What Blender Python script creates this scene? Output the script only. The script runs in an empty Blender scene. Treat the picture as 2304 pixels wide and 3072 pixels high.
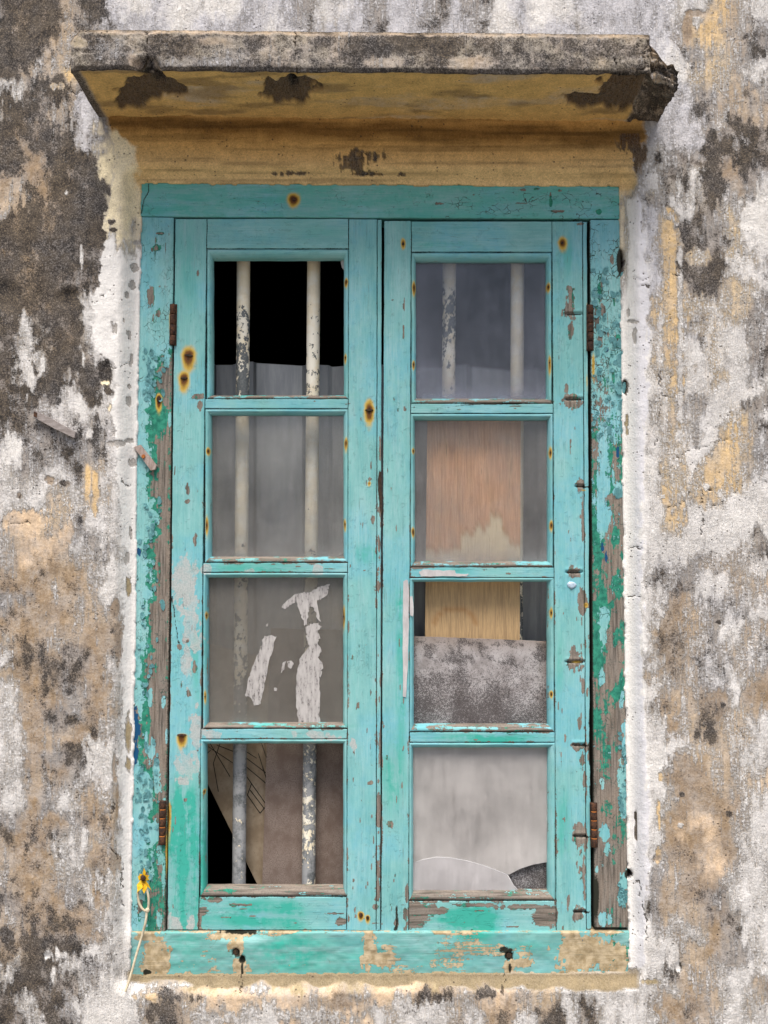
import bpy, bmesh, math, random
import numpy as np
from mathutils import Vector

# ------------------------------------------------------------------ camera, world, sun, exposure
scene = bpy.context.scene
COL = scene.collection
rad = math.radians
F = 2986.0                      # focal length in photograph pixels
CAM = np.array([0.0, -1.94, 1.55])
PITCH = rad(2.8)
cam_d = bpy.data.cameras.new('camera')
cam = bpy.data.objects.new('camera', cam_d)
COL.objects.link(cam)
cam.location = CAM
cam.rotation_euler = (math.pi / 2 + PITCH, 0, 0)
cam_d.sensor_fit = 'VERTICAL'
cam_d.sensor_height = 36.0
cam_d.lens = 36.0 * F / 3072.0
cam_d.clip_start = 0.05
cam_d.clip_end = 500
scene.camera = cam

SUN_EL, SUN_AZ = 66, 10         # elevation; degrees to the left of straight-on
world = bpy.data.worlds.new('World')
scene.world = world
world.use_nodes = True
wn = world.node_tree
sky = wn.nodes.new('ShaderNodeTexSky')
sky.sky_type = 'NISHITA'
sky.sun_disc = False
sky.sun_elevation = rad(SUN_EL)
sky.sun_rotation = rad(180 + SUN_AZ)
sky.air_density = 1.0
sky.dust_density = 4.0
sky.ozone_density = 1.0
bg = wn.nodes['Background']
wn.links.new(sky.outputs[0], bg.inputs[0])
bg.inputs[1].default_value = 0.082

sun_d = bpy.data.lights.new('sun', 'SUN')
sun_d.energy = 3.5
sun_d.angle = rad(42)
sun_d.color = (1.0, 0.92, 0.80)
sun = bpy.data.objects.new('sun', sun_d)
COL.objects.link(sun)
sdir = Vector((-math.sin(rad(SUN_AZ)) * math.cos(rad(SUN_EL)), -math.cos(rad(SUN_AZ)) * math.cos(rad(SUN_EL)), math.sin(rad(SUN_EL))))
sun.rotation_euler = sdir.to_track_quat('Z', 'Y').to_euler()
sun.location = (-1, -4, 6)

vs = scene.view_settings
vs.view_transform = 'Standard'
vs.look = 'None'
vs.gamma = 1.0
vs.exposure = 0.80
vs.use_curve_mapping = False
scene.cycles.max_bounces = 10
scene.cycles.transparent_max_bounces = 16

# ------------------------------------------------------------------ helpers
cs, sn = math.cos(PITCH), math.sin(PITCH)

def W3(px, py, y):
    """point of the plane y (metres behind the wall face) that the photograph shows at px, py"""
    px = np.asarray(px, float); py = np.asarray(py, float); y = np.asarray(y, float)
    u = (px - 1152) / F; v = (1536 - py) / F
    t = (y - CAM[1]) / (cs - v * sn)
    X = t * u
    Z = CAM[2] + t * (sn + v * cs)
    return np.stack(np.broadcast_arrays(X, y + 0 * X, Z), -1)

def P2(P):
    """inverse: world point to photograph pixel"""
    d = P - CAM
    dep = d[..., 1] * cs + d[..., 2] * sn
    up = -d[..., 1] * sn + d[..., 2] * cs
    return 1152 + F * d[..., 0] / dep, 1536 - F * up / dep

def _hash(ix, iy, seed):
    h = (ix.astype(np.int64) * 374761393 + iy.astype(np.int64) * 668265263 + seed * 1442695041) & 0xffffffff
    h = ((h ^ (h >> 13)) * 1274126177) & 0xffffffff
    h = ((h ^ (h >> 16)) * 2246822519) & 0xffffffff
    return ((h ^ (h >> 15)) & 0xffffff) / float(0xffffff)

def vn(x, y, seed=0):
    ix = np.floor(x); iy = np.floor(y)
    fx = x - ix; fy = y - iy
    fx = fx * fx * (3 - 2 * fx); fy = fy * fy * (3 - 2 * fy)
    a = _hash(ix, iy, seed); b = _hash(ix + 1, iy, seed)
    c = _hash(ix, iy + 1, seed); d = _hash(ix + 1, iy + 1, seed)
    return (a * (1 - fx) + b * fx) * (1 - fy) + (c * (1 - fx) + d * fx) * fy

def fbm(x, y, o=4, seed=0):
    s = 0; a = 0.5; n = 0
    x = np.asarray(x, float); y = np.asarray(y, float)
    for i in range(o):
        s = s + a * vn(x, y, seed + i * 17); n += a
        x = x * 2.03 + 11.3; y = y * 2.03 + 5.7; a *= 0.5
    return s / n

def sst(a, b, x):
    t = np.clip((x - a) / (b - a), 0, 1)
    return t * t * (3 - 2 * t)

def seg_dist(px, py, pts):
    best = np.full(np.shape(px), 1e9)
    for (x0, y0), (x1, y1) in zip(pts[:-1], pts[1:]):
        dx, dy = x1 - x0, y1 - y0
        t = np.clip(((px - x0) * dx + (py - y0) * dy) / (dx * dx + dy * dy + 1e-9), 0, 1)
        best = np.minimum(best, np.hypot(px - x0 - t * dx, py - y0 - t * dy))
    return best

def ell(px, py, cx, cy, rx, ry, soft=0.35):
    r = np.hypot((px - cx) / rx, (py - cy) / ry)
    return 1 - sst(1 - soft, 1 + soft, r)

def mk(name, V, Q, mat=None, parent=None, smooth=True, attrs=None):
    V = np.asarray(V, np.float32).reshape(-1, 3)
    Q = np.asarray(Q, np.int32)
    me = bpy.data.meshes.new(name)
    me.vertices.add(len(V)); me.vertices.foreach_set('co', V.ravel())
    k = Q.shape[1]
    me.loops.add(Q.size); me.loops.foreach_set('vertex_index', Q.ravel())
    me.polygons.add(len(Q))
    me.polygons.foreach_set('loop_start', np.arange(0, Q.size, k, dtype=np.int32))
    me.polygons.foreach_set('loop_total', np.full(len(Q), k, np.int32))
    me.polygons.foreach_set('use_smooth', np.full(len(Q), smooth, bool))
    me.update(calc_edges=True)
    for an, arr in (attrs or {}).items():
        at = me.attributes.new(an, 'FLOAT_COLOR', 'POINT')
        at.data.foreach_set('color', np.ascontiguousarray(np.clip(arr, 0, 4), np.float32).ravel())
    if mat: me.materials.append(mat)
    o = bpy.data.objects.new(name, me); COL.objects.link(o)
    if parent: o.parent = parent
    return o

def link_bm(name, bm, mat=None, parent=None, smooth=False):
    bmesh.ops.recalc_face_normals(bm, faces=bm.faces[:])
    me = bpy.data.meshes.new(name); bm.to_mesh(me); bm.free()
    for p in me.polygons: p.use_smooth = smooth
    if mat: me.materials.append(mat)
    o = bpy.data.objects.new(name, me); COL.objects.link(o)
    if parent: o.parent = parent
    return o

def empty(name, loc=(0, 0, 0), label=None, cat=None, group=None):
    o = bpy.data.objects.new(name, None); COL.objects.link(o)
    o.location = loc; o.empty_display_size = 0.1
    if label: o['label'] = label
    if cat: o['category'] = cat; o['kind'] = 'thing'
    if group: o['group'] = group
    return o

def tag(o, label=None, cat=None, group=None, kind=None):
    if label: o['label'] = label
    if cat: o['category'] = cat; o['kind'] = 'thing'
    if group: o['group'] = group
    if kind: o['kind'] = kind
    return o

def grid_quads(nr, nc):
    i = np.arange(nr - 1)[:, None] * nc + np.arange(nc - 1)[None, :]
    i = i.ravel()
    return np.stack([i, i + nc, i + nc + 1, i + 1], 1)

# ------------------------------------------------------------------ materials
def nt(name):
    m = bpy.data.materials.new(name); m.use_nodes = True
    t = m.node_tree
    for n in list(t.nodes): t.nodes.remove(n)
    out = t.nodes.new('ShaderNodeOutputMaterial')
    return m, t, out

class NB:
    def __init__(s, t): s.t = t
    def n(s, ty, **kw):
        x = s.t.nodes.new(ty)
        for k, v in kw.items(): setattr(x, k, v)
        return x
    def put(s, sock, v):
        if isinstance(v, bpy.types.NodeSocket): s.t.links.new(v, sock)
        elif v is not None:
            if isinstance(v, (tuple, list)) and len(v) == 3 and sock.type == 'RGBA': v = (*v, 1)
            sock.default_value = v
    def math(s, op, a, b=None, c=None, clamp=False):
        x = s.n('ShaderNodeMath', operation=op, use_clamp=clamp)
        s.put(x.inputs[0], a); s.put(x.inputs[1], b)
        if c is not None: s.put(x.inputs[2], c)
        return x.outputs[0]
    def vmul(s, v, k):
        x = s.n('ShaderNodeVectorMath', operation='MULTIPLY')
        s.put(x.inputs[0], v); x.inputs[1].default_value = k
        return x.outputs[0]
    def noise(s, vec, scale, detail=4, rough=0.55, dist=0.0):
        x = s.n('ShaderNodeTexNoise')
        s.put(x.inputs['Vector'], vec); x.inputs['Scale'].default_value = scale
        x.inputs['Detail'].default_value = detail; x.inputs['Roughness'].default_value = rough
        x.inputs['Distortion'].default_value = dist
        return x.outputs['Fac']
    def mr(s, v, a, b, c=0.0, d=1.0):
        x = s.n('ShaderNodeMapRange', interpolation_type='SMOOTHSTEP')
        s.put(x.inputs[0], v); s.put(x.inputs[1], a); s.put(x.inputs[2], b); s.put(x.inputs[3], c); s.put(x.inputs[4], d)
        return x.outputs[0]
    def mix(s, f, a, b):
        x = s.n('ShaderNodeMix', data_type='RGBA')
        s.put(x.inputs[0], f); s.put(x.inputs[6], a); s.put(x.inputs[7], b)
        return x.outputs[2]
    def attr(s, name):
        x = s.n('ShaderNodeAttribute', attribute_name=name)
        y = s.n('ShaderNodeSeparateColor'); s.t.links.new(x.outputs['Color'], y.inputs[0])
        return x.outputs['Color'], y.outputs[0], y.outputs[1], y.outputs[2], x.outputs['Alpha']
    def pos(s): return s.n('ShaderNodeNewGeometry').outputs['Position']
    def cover(s, cov, noi, w=0.03, gain=2.4):
        """1 where the hand-placed coverage beats the noise"""
        n2 = s.math('MULTIPLY_ADD', noi, gain, 0.5 - gain / 2)
        return s.mr(s.math('SUBTRACT', cov, n2), -w, w)
    def bsdf(s, col, rough, bump=None, dist=0.001, spec=0.3, metal=0.0, out=None):
        p = s.n('ShaderNodeBsdfPrincipled')
        s.put(p.inputs['Base Color'], col); s.put(p.inputs['Roughness'], rough)
        s.put(p.inputs['Specular IOR Level'], spec); s.put(p.inputs['Metallic'], metal)
        if bump is not None:
            b = s.n('ShaderNodeBump'); b.inputs['Distance'].default_value = dist; b.inputs['Strength'].default_value = 1
            s.put(b.inputs['Height'], bump); s.t.links.new(b.outputs[0], p.inputs['Normal'])
        if out: s.t.links.new(p.outputs[0], out.inputs[0])
        return p.outputs[0]

def mat_plaster():
    m, t, out = nt('weathered_plaster'); b = NB(t)
    P = b.pos()
    bcol, _, _, _, _ = b.attr('basecol')
    _, white, dark, crack, lav = b.attr('cover')
    big = b.noise(P, 9, 5, 0.6)
    med = b.noise(P, 38, 6, 0.65)
    fine = b.noise(P, 210, 5, 0.7)
    streak = b.noise(b.vmul(P, (170, 40, 9)), 1.0, 5, 0.65)
    streak2 = b.noise(b.vmul(P, (430, 60, 30)), 1.0, 4, 0.6)
    # base render coat
    salt = b.noise(P, 420, 3, 0.75)
    v = b.math('MULTIPLY_ADD', med, 0.8, b.math('MULTIPLY_ADD', fine, 0.8, b.math('MULTIPLY_ADD', salt, 0.9, -0.28)))
    base = b.n('ShaderNodeVectorMath', operation='SCALE'); b.put(base.inputs[0], bcol); b.put(base.inputs[3], v)
    grey = b.mix(b.math('MULTIPLY', b.mr(big, 0.42, 0.62, 0, 0.6), b.mr(white, 0.03, 0.16)), base.outputs[0], b.mix(0.45, base.outputs[0], (0.30, 0.28, 0.28)))
    # limewash
    st3 = b.noise(b.vmul(P, (620, 60, 22)), 1.0, 5, 0.7)
    nw = b.math('ADD', b.math('MULTIPLY', streak, 0.42), b.math('ADD', b.math('MULTIPLY', st3, 0.33), b.math('MULTIPLY', b.noise(P, 130, 5, 0.75), 0.25)))
    w1 = b.cover(white, nw, 0.15, 3.4)
    nsoft = b.math('ADD', b.math('MULTIPLY', st3, 0.55), b.math('MULTIPLY', fine, 0.45))
    w2 = b.mr(nsoft, 0.42, 0.54)           # brush marks let the coat through
    wf = b.math('MULTIPLY', w1, b.math('MAXIMUM', w2, b.mr(white, 0.60, 1.0)))
    wf2 = b.math('MULTIPLY', wf, b.math('MULTIPLY_ADD', b.mr(fine, 0.3, 0.6), 0.14, 0.86))
    wcol = b.mix(lav, (0.86, 0.85, 0.84), (0.64, 0.65, 0.73))
    wcol = b.mix(b.math('MULTIPLY', b.mr(st3, 0.34, 0.54, 0.5, 0.0), b.mr(white, 0.9, 1.08, 1.0, 0.55)), wcol, (0.46, 0.45, 0.48))
    wcol = b.mix(b.math('MULTIPLY', b.mr(b.math('ADD', b.math('MULTIPLY', st3, 0.6), b.math('MULTIPLY', b.noise(P, 150, 5, 0.8), 0.4)), 0.50, 0.61), b.mr(white, 0.75, 1.06, 0.75, 0.10)), wcol, (0.33, 0.315, 0.31))
    c = b.mix(wf2, grey, wcol)
    # thin grey film
    c = b.mix(b.math('MULTIPLY', b.mr(b.math('ADD', b.math('MULTIPLY', st3, 0.5), b.math('MULTIPLY', salt, 0.5)), 0.44, 0.58), b.math('MULTIPLY_ADD', dark, 0.75, 0.03)), c, (0.21, 0.195, 0.20))
    film = b.mr(b.math('ADD', b.math('MULTIPLY', b.noise(P, 24, 7, 0.7), 0.7), b.math('MULTIPLY', fine, 0.3)), 0.44, 0.62, 0.0, 0.42)
    c = b.mix(b.math('MULTIPLY', b.math('MULTIPLY', film, b.mr(dark, 0.3, 0.75, 1.0, 0.25)), b.math('MULTIPLY', b.mr(white, 0.03, 0.16), b.math('SUBTRACT', 1.0, wf2))), c, (0.50, 0.475, 0.465))
    # mould
    nd = b.math('ADD', b.math('MULTIPLY', b.noise(P, 230, 5, 0.8), 0.36), b.math('ADD', b.math('MULTIPLY', b.noise(P, 70, 6, 0.85), 0.28), b.math('ADD', b.math('MULTIPLY', st3, 0.10), b.math('MULTIPLY', salt, 0.26))))
    d1 = b.cover(b.math('MULTIPLY', dark, 0.92), nd, 0.15, 3.0)
    dcol = b.mix(b.mr(med, 0.4, 0.6), (0.026, 0.024, 0.025), (0.068, 0.058, 0.050))
    spk1 = b.math('ADD', b.math('MULTIPLY', salt, 0.5), b.math('MULTIPLY', b.noise(P, 260, 4, 0.8), 0.5))
    dcol = b.mix(b.mr(spk1, 0.47, 0.60, 0, 0.48), dcol, b.mix(b.mr(big, 0.4, 0.6), (0.30, 0.235, 0.165), (0.34, 0.32, 0.32)))
    c = b.mix(b.math('MULTIPLY', d1, 0.92), c, dcol)
    # pin holes and specks
    sp = b.n('ShaderNodeTexVoronoi', feature='F1'); b.put(sp.inputs['Vector'], P); sp.inputs['Scale'].default_value = 95
    spn = b.noise(P, 21, 3)
    spk = b.math('MULTIPLY', b.mr(sp.outputs['Distance'], 0.10, 0.22, 1, 0), b.mr(spn, 0.5, 0.6))
    c = b.mix(b.math('MULTIPLY', spk, 0.75), c, (0.06, 0.05, 0.045))
    # cracks
    ck = b.mr(b.math('MULTIPLY', crack, b.mr(b.noise(P, 45, 3), 0.32, 0.55, 0.45, 1.0)), 0.40, 0.85)
    c = b.mix(b.math('MULTIPLY', ck, 0.85), c, (0.07, 0.055, 0.045))
    h = b.math('ADD', b.math('MULTIPLY', wf, 1.1), b.math('ADD', b.math('MULTIPLY', fine, 0.9), b.math('MULTIPLY', med, 1.1)))
    h = b.math('SUBTRACT', h, b.math('MULTIPLY', ck, 1.8))
    h = b.math('SUBTRACT', h, b.math('MULTIPLY', spk, 0.7))
    h = b.math('ADD', h, b.math('MULTIPLY', st3, 0.45))
    b.bsdf(c, 0.92, h, 0.0016, 0.15, out=out)
    return m

def mat_paint(name, vertical, masonry=False):
    m, t, out = nt(name); b = NB(t)
    P = b.pos()
    _, top, und, crk, green = b.attr('m1')
    _, rust, smear, dirt_shade, blue = b.attr('m2')
    st = (260, 120, 14) if vertical else (14, 120, 260)
    grain = b.noise(b.vmul(P, st), 1.0, 6, 0.6)
    st2 = (60, 60, 9) if vertical else (9, 60, 60)
    soft = b.noise(b.vmul(P, st2), 1.0, 4, 0.5)
    n1 = b.noise(P, 85, 6, 0.65)
    n2 = b.noise(P, 320, 4, 0.6)
    npatch = b.math('ADD', b.math('MULTIPLY', n1, 0.34), b.math('ADD', b.math('MULTIPLY', grain, 0.42), b.math('MULTIPLY', n2, 0.24)))
    npatch = b.math('MULTIPLY_ADD', npatch, 1.35, -0.175)
    tp = b.cover(top, npatch, 0.03)
    n3 = b.noise(P, 62, 6, 0.7, 0.5)
    up = b.cover(und, b.math('ADD', b.math('MULTIPLY', n3, 0.6), b.math('MULTIPLY', grain, 0.4)), 0.06)
    bp = b.cover(blue, n3, 0.05)
    # alligator cracks
    wob = b.n('ShaderNodeTexNoise'); b.put(wob.inputs['Vector'], P); wob.inputs['Scale'].default_value = 60; wob.inputs['Detail'].default_value = 3
    vadd = b.n('ShaderNodeVectorMath', operation='MULTIPLY_ADD')
    b.put(vadd.inputs[0], wob.outputs['Color']); vadd.inputs[1].default_value = (0.012, 0.012, 0.012); b.put(vadd.inputs[2], P)
    vo = b.n('ShaderNodeTexVoronoi', feature='DISTANCE_TO_EDGE')
    b.put(vo.inputs['Vector'], b.vmul(vadd.outputs[0], (1.0, 1.0, 0.75) if vertical else (0.62, 1.0, 1.0))); vo.inputs['Scale'].default_value = 95
    cw = b.math('MULTIPLY', b.math('SUBTRACT', crk, b.math('MULTIPLY', b.mr(b.noise(P, 38, 4, 0.7), 0.35, 0.62), 0.85)), 0.060)
    cr = b.mr(b.math('SUBTRACT', cw, vo.outputs['Distance']), 0.0, 0.025)
    tp = b.math('MULTIPLY', tp, b.math('SUBTRACT', 1.0, cr))
    # colours
    wood = b.mix(b.mr(grain, 0.33, 0.62), (0.082, 0.072, 0.064), (0.235, 0.208, 0.186))
    wood = b.mix(b.mr(soft, 0.4, 0.7, 0, 0.35), wood, (0.33, 0.26, 0.205))
    wood = b.mix(b.mr(n2, 0.5, 0.62, 0, 0.4), wood, (0.10, 0.085, 0.075))
    if masonry: wood = b.mix(b.mr(n1, 0.35, 0.65), (0.30, 0.235, 0.14), (0.47, 0.39, 0.27))
    grn = b.mix(b.mr(n1, 0.35, 0.65), (0.016, 0.135, 0.10), (0.04, 0.27, 0.19))
    t1 = b.mix(b.mr(soft, 0.3, 0.7), (0.168, 0.402, 0.415), (0.212, 0.475, 0.492))
    t1 = b.mix(b.mr(b.noise(P, 7, 4, 0.6), 0.42, 0.62, 0, 0.85), t1, (0.165, 0.445, 0.54))
    t1 = b.mix(b.mr(n1, 0.4, 0.65, 0, 0.30), t1, (0.27, 0.53, 0.54))
    if masonry: t1 = b.mix(0.55, t1, (0.14, 0.30, 0.285))
    chalk = b.math('ADD', b.math('MULTIPLY', b.noise(b.vmul(P, (24, 24, 7) if vertical else (7, 24, 24)), 1.0, 6, 0.7), 0.6), b.math('MULTIPLY', b.noise(b.vmul(P, (520, 200, 22) if vertical else (22, 200, 520)), 1.0, 4, 0.6), 0.4))
    t1 = b.mix(b.mr(chalk, 0.47, 0.64, 0, 0.42), t1, (0.38, 0.59, 0.63))
    t1 = b.mix(b.mr(chalk, 0.49, 0.36, 0, 0.50), t1, (0.095, 0.34, 0.38))
    t1 = b.mix(b.math('MULTIPLY', b.mr(b.noise(P, 520, 3, 0.7), 0.60, 0.68), b.mr(n1, 0.45, 0.6, 0.1, 0.6)), t1, (0.13, 0.22, 0.21))
    gstreak = b.math('MULTIPLY', green, b.mr(b.math('ADD', b.math('MULTIPLY', soft, 0.65), b.math('MULTIPLY', n1, 0.35)), 0.34, 0.62), clamp=True)
    t1 = b.mix(gstreak, t1, (0.045, 0.37, 0.31))
    base = b.mix(bp, wood, (0.008, 0.07, 0.17))
    base = b.mix(up, base, grn)
    c = b.mix(tp, base, t1)
    c = b.mix(b.math('MULTIPLY', cr, 0.80), c, (0.025, 0.06, 0.055))
    # smeared filler
    sm = b.mr(b.math('ADD', smear, b.math('MULTIPLY', b.math('SUBTRACT', n1, 0.5), 1.2)), 0.35, 0.62)
    c = b.mix(b.math('MULTIPLY', sm, b.mr(b.noise(P, 40, 4), 0.35, 0.6, 0.55, 0.9)), c, b.mix(b.mr(n2, 0.4, 0.6), (0.35, 0.385, 0.39), (0.46, 0.465, 0.47)))
    # small hair scratches and specks of grime
    sc = b.math('MULTIPLY', b.mr(grain, 0.60, 0.68), b.mr(b.noise(P, 14, 3), 0.45, 0.6))
    c = b.mix(b.math('MULTIPLY', sc, 0.5), c, (0.10, 0.15, 0.14))
    # grime along edges, and shade painted dark into holes
    dn = b.mr(b.math('ADD', dirt_shade, b.math('MULTIPLY', b.math('SUBTRACT', n2, 0.5), 0.9)), 0.3, 0.75)
    c = b.mix(dn, c, (0.022, 0.024, 0.018))
    # rust bleeding out of nails
    rn = b.math('ADD', rust, b.math('MULTIPLY', b.math('SUBTRACT', b.math('ADD', b.math('MULTIPLY', n1, 0.6), b.math('MULTIPLY', soft, 0.4)), 0.5), 0.75))
    rcol = b.mix(b.mr(rn, 0.45, 0.95), (0.56, 0.38, 0.07), (0.13, 0.050, 0.012))
    rcol = b.mix(b.mr(rn, 0.95, 1.15), rcol, (0.018, 0.012, 0.010))
    c = b.mix(b.mr(rn, 0.12, 0.62), c, rcol)
    h = b.math('ADD', b.math('MULTIPLY', tp, 0.8), b.math('MULTIPLY', up, 0.35))
    h = b.math('ADD', h, b.math('MULTIPLY', grain, b.mr(tp, 0, 1, 0.75, 0.16)))
    h = b.math('ADD', h, b.math('MULTIPLY', n2, 0.12))
    h = b.math('SUBTRACT', h, b.math('MULTIPLY', dn, 0.8))
    rg = b.mr(tp, 0, 1, 0.95, 0.68)
    b.bsdf(c, rg, h, 0.0012, 0.22, out=out)
    return m

def mat_glass(name, dust, dcol, rough=0.22, tint=(0.95, 0.955, 0.96), patch=0.5, clear=0.5):
    m, t, out = nt(name); b = NB(t)
    P = b.pos()
    tr = b.n('ShaderNodeBsdfTransparent'); tr.inputs[0].default_value = (*tint, 1)
    rf = b.n('ShaderNodeBsdfRefraction'); rf.inputs['Color'].default_value = (*tint, 1)
    rf.inputs['Roughness'].default_value = rough; rf.inputs['IOR'].default_value = 1.12
    mx = b.n('ShaderNodeMixShader'); mx.inputs[0].default_value = clear
    t.links.new(rf.outputs[0], mx.inputs[1]); t.links.new(tr.outputs[0], mx.inputs[2])
    gl = b.n('ShaderNodeBsdfGlossy'); gl.inputs['Roughness'].default_value = 0.12; gl.inputs['Color'].default_value = (1, 1, 1, 1)
    m2 = b.n('ShaderNodeMixShader'); m2.inputs[0].default_value = 0.035
    t.links.new(mx.outputs[0], m2.inputs[1]); t.links.new(gl.outputs[0], m2.inputs[2])
    df = b.n('ShaderNodeBsdfDiffuse')
    n1 = b.noise(P, 9, 5, 0.6); n2 = b.noise(b.vmul(P, (90, 90, 14)), 1, 4, 0.6); n3 = b.noise(P, 420, 3, 0.6)
    cl = b.noise(P, 7, 6, 0.65)
    col = b.mix(b.mr(b.math('ADD', b.math('MULTIPLY', cl, 0.75), b.math('MULTIPLY', n2, 0.25)), 0.36, 0.6), tuple(x * 0.78 for x in dcol), dcol)
    b.put(df.inputs[0], col)
    f = b.math('ADD', b.math('MULTIPLY', b.math('SUBTRACT', n1, 0.5), patch), b.math('MULTIPLY', b.math('SUBTRACT', n2, 0.5), patch * 0.25))
    f = b.math('ADD', f, b.math('MULTIPLY', b.math('SUBTRACT', n3, 0.5), 0.12))
    _, edge, low, _, _ = b.attr('m1')     # grime that gathers along the edges
    f = b.math('ADD', b.math('ADD', f, dust), b.math('ADD', b.math('MULTIPLY', edge, 0.18), b.math('MULTIPLY', low, 0.35)), clamp=True)
    m3 = b.n('ShaderNodeMixShader'); b.put(m3.inputs[0], f)
    t.links.new(m2.outputs[0], m3.inputs[1]); t.links.new(df.outputs[0], m3.inputs[2])
    t.links.new(m3.outputs[0], out.inputs[0])
    return m

def mat_simple(name, c1, c2, scale=(40, 40, 40), rough=0.8, bump=0.4, dist=0.001, speck=None, metal=0.0, spec=0.3, sharp=(0.35, 0.65), amount=0.6, sscale=500, srange=(0.56, 0.64), sw=0.3):
    m, t, out = nt(name); b = NB(t)
    P = b.pos()
    n = b.noise(b.vmul(P, scale), 1, 6, 0.62)
    f = b.noise(P, sscale, 3, 0.6)
    c = b.mix(b.mr(n, *sharp), c1, c2)
    if speck: c = b.mix(b.mr(b.math('ADD', b.math('MULTIPLY', f, 1 - sw), b.math('MULTIPLY', n, sw)), srange[0], srange[1], 0, amount), c, speck)
    b.bsdf(c, rough, b.math('ADD', b.math('MULTIPLY', n, bump), b.math('MULTIPLY', f, bump * 0.5)), dist, spec, metal, out=out)
    return m

def mat_bar():
    m, t, out = nt('chipped_bar_paint'); b = NB(t)
    P = b.pos()
    _, cov, grey, _, _ = b.attr('m1')
    n = b.noise(b.vmul(P, (1, 1, 0.8)), 95, 6, 0.6)
    n3 = b.noise(P, 330, 3, 0.5)
    tp = b.cover(cov, b.math('ADD', b.math('MULTIPLY', n, 0.8), b.math('MULTIPLY', n3, 0.2)), 0.03)
    pc = b.mix(b.mr(b.noise(P, 30, 4), 0.4, 0.6), (0.86, 0.77, 0.60), (0.90, 0.86, 0.76))
    mc = b.mix(b.mr(n3, 0.35, 0.65), (0.10, 0.115, 0.125), (0.17, 0.18, 0.19))
    mc = b.mix(b.math('MULTIPLY', grey, b.mr(b.noise(P, 45, 5, 0.7), 0.35, 0.6)), mc, (0.34, 0.35, 0.37))
    c = b.mix(tp, mc, pc)
    b.bsdf(c, 0.6, b.math('MULTIPLY', tp, 1.0), 0.0008, 0.3, out=out)
    return m

def mat_ply():
    m, t, out = nt('weathered_plywood'); b = NB(t)
    P = b.pos()
    _, pink, stain, wet, _ = b.attr('m1')
    g = b.noise(b.vmul(P, (330, 50, 16)), 1, 6, 0.65)
    s = b.noise(b.vmul(P, (50, 30, 8)), 1, 4, 0.5)
    c = b.mix(b.mr(g, 0.3, 0.68), (0.24, 0.140, 0.062), (0.50, 0.32, 0.15))
    c = b.mix(b.math('MULTIPLY', pink, b.mr(s, 0.2, 0.6, 0.6, 1.0)), c, b.mix(b.mr(g, 0.3, 0.7), (0.54, 0.28, 0.165), (0.80, 0.48, 0.30)))
    c = b.mix(b.math('MULTIPLY', wet, 0.8), c, b.mix(g, (0.80, 0.65, 0.44), (0.90, 0.80, 0.60)))
    c = b.mix(stain, c, (0.34, 0.15, 0.045))
    c = b.mix(b.mr(g, 0.60, 0.70, 0, 0.7), c, (0.12, 0.07, 0.035))
    b.bsdf(c, 0.8, g, 0.0006, 0.2, out=out)
    return m

M = {}
M['plaster'] = mat_plaster()
M['paint_v'] = mat_paint('peeling_turquoise_paint_upright', True)
M['paint_h'] = mat_paint('peeling_turquoise_paint_level', False)
M['paint_sill'] = mat_paint('peeling_turquoise_paint_on_masonry', False, True)
M['glass_grey'] = mat_glass('dusty_glass_grey', 0.13, (0.32, 0.318, 0.315), 0.22, clear=0.45)
M['glass_brown'] = mat_glass('dusty_glass_brown', 0.33, (0.225, 0.215, 0.20), 0.22, clear=0.5)
M['glass_blue'] = mat_glass('dusty_glass_blue', 0.10, (0.26, 0.28, 0.36), 0.2, clear=0.6)
M['glass_clearer'] = mat_glass('dusty_glass_over_plywood', 0.10, (0.36, 0.35, 0.36), 0.25, clear=0.45)
M['glass_white'] = mat_glass('white_filmed_glass', 0.50, (0.62, 0.60, 0.605), 0.35, patch=0.9, clear=0.3)
M['glass_shard'] = mat_glass('whiter_filmed_shard', 0.60, (0.64, 0.625, 0.655), 0.35, patch=0.8, clear=0.3)
M['bar'] = mat_bar()
M['ply'] = mat_ply()
M['sheet'] = mat_simple('grey_sheet_metal', (0.24, 0.26, 0.29), (0.33, 0.35, 0.38), (60, 60, 8), 0.55, 0.1, 0.0004, speck=(0.32, 0.33, 0.34), metal=0.0)
def mat_cement():
    m, t, out = nt('mottled_cement_board'); b = NB(t)
    P = b.pos(); _, spots, warm, _, _ = b.attr('m1')
    f = b.noise(P, 560, 4, 0.75); g = b.noise(P, 190, 5, 0.8); n = b.noise(P, 28, 5, 0.6)
    c = b.mix(b.mr(n, 0.35, 0.62), (0.27, 0.25, 0.255), (0.42, 0.40, 0.415))
    c = b.mix(b.math('MULTIPLY', warm, 0.8), c, (0.22, 0.165, 0.13))
    d = b.cover(b.math('MULTIPLY', spots, 0.85), b.math('ADD', b.math('MULTIPLY', f, 0.55), b.math('MULTIPLY', g, 0.45)), 0.10, 3.2)
    c = b.mix(b.math('MULTIPLY', d, 0.85), c, (0.055, 0.048, 0.05))
    b.bsdf(c, 0.9, b.math('ADD', b.math('MULTIPLY', f, 0.5), b.math('MULTIPLY', d, -0.4)), 0.0008, 0.2, out=out)
    return m
M['cement'] = mat_cement()
M['cement_plain'] = mat_simple('speckled_cement_board', (0.22, 0.205, 0.21), (0.40, 0.38, 0.39), (14, 30, 12), 0.9, 0.3, 0.0008, speck=(0.045, 0.04, 0.042), sscale=520, srange=(0.49, 0.555), amount=0.8, sw=0.42)
M['fibre'] = mat_simple('brown_fibre_board', (0.17, 0.125, 0.105), (0.27, 0.215, 0.19), (30, 30, 22), 0.9, 0.3, 0.0006, speck=(0.10, 0.075, 0.06), sscale=420, srange=(0.48, 0.62))
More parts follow.
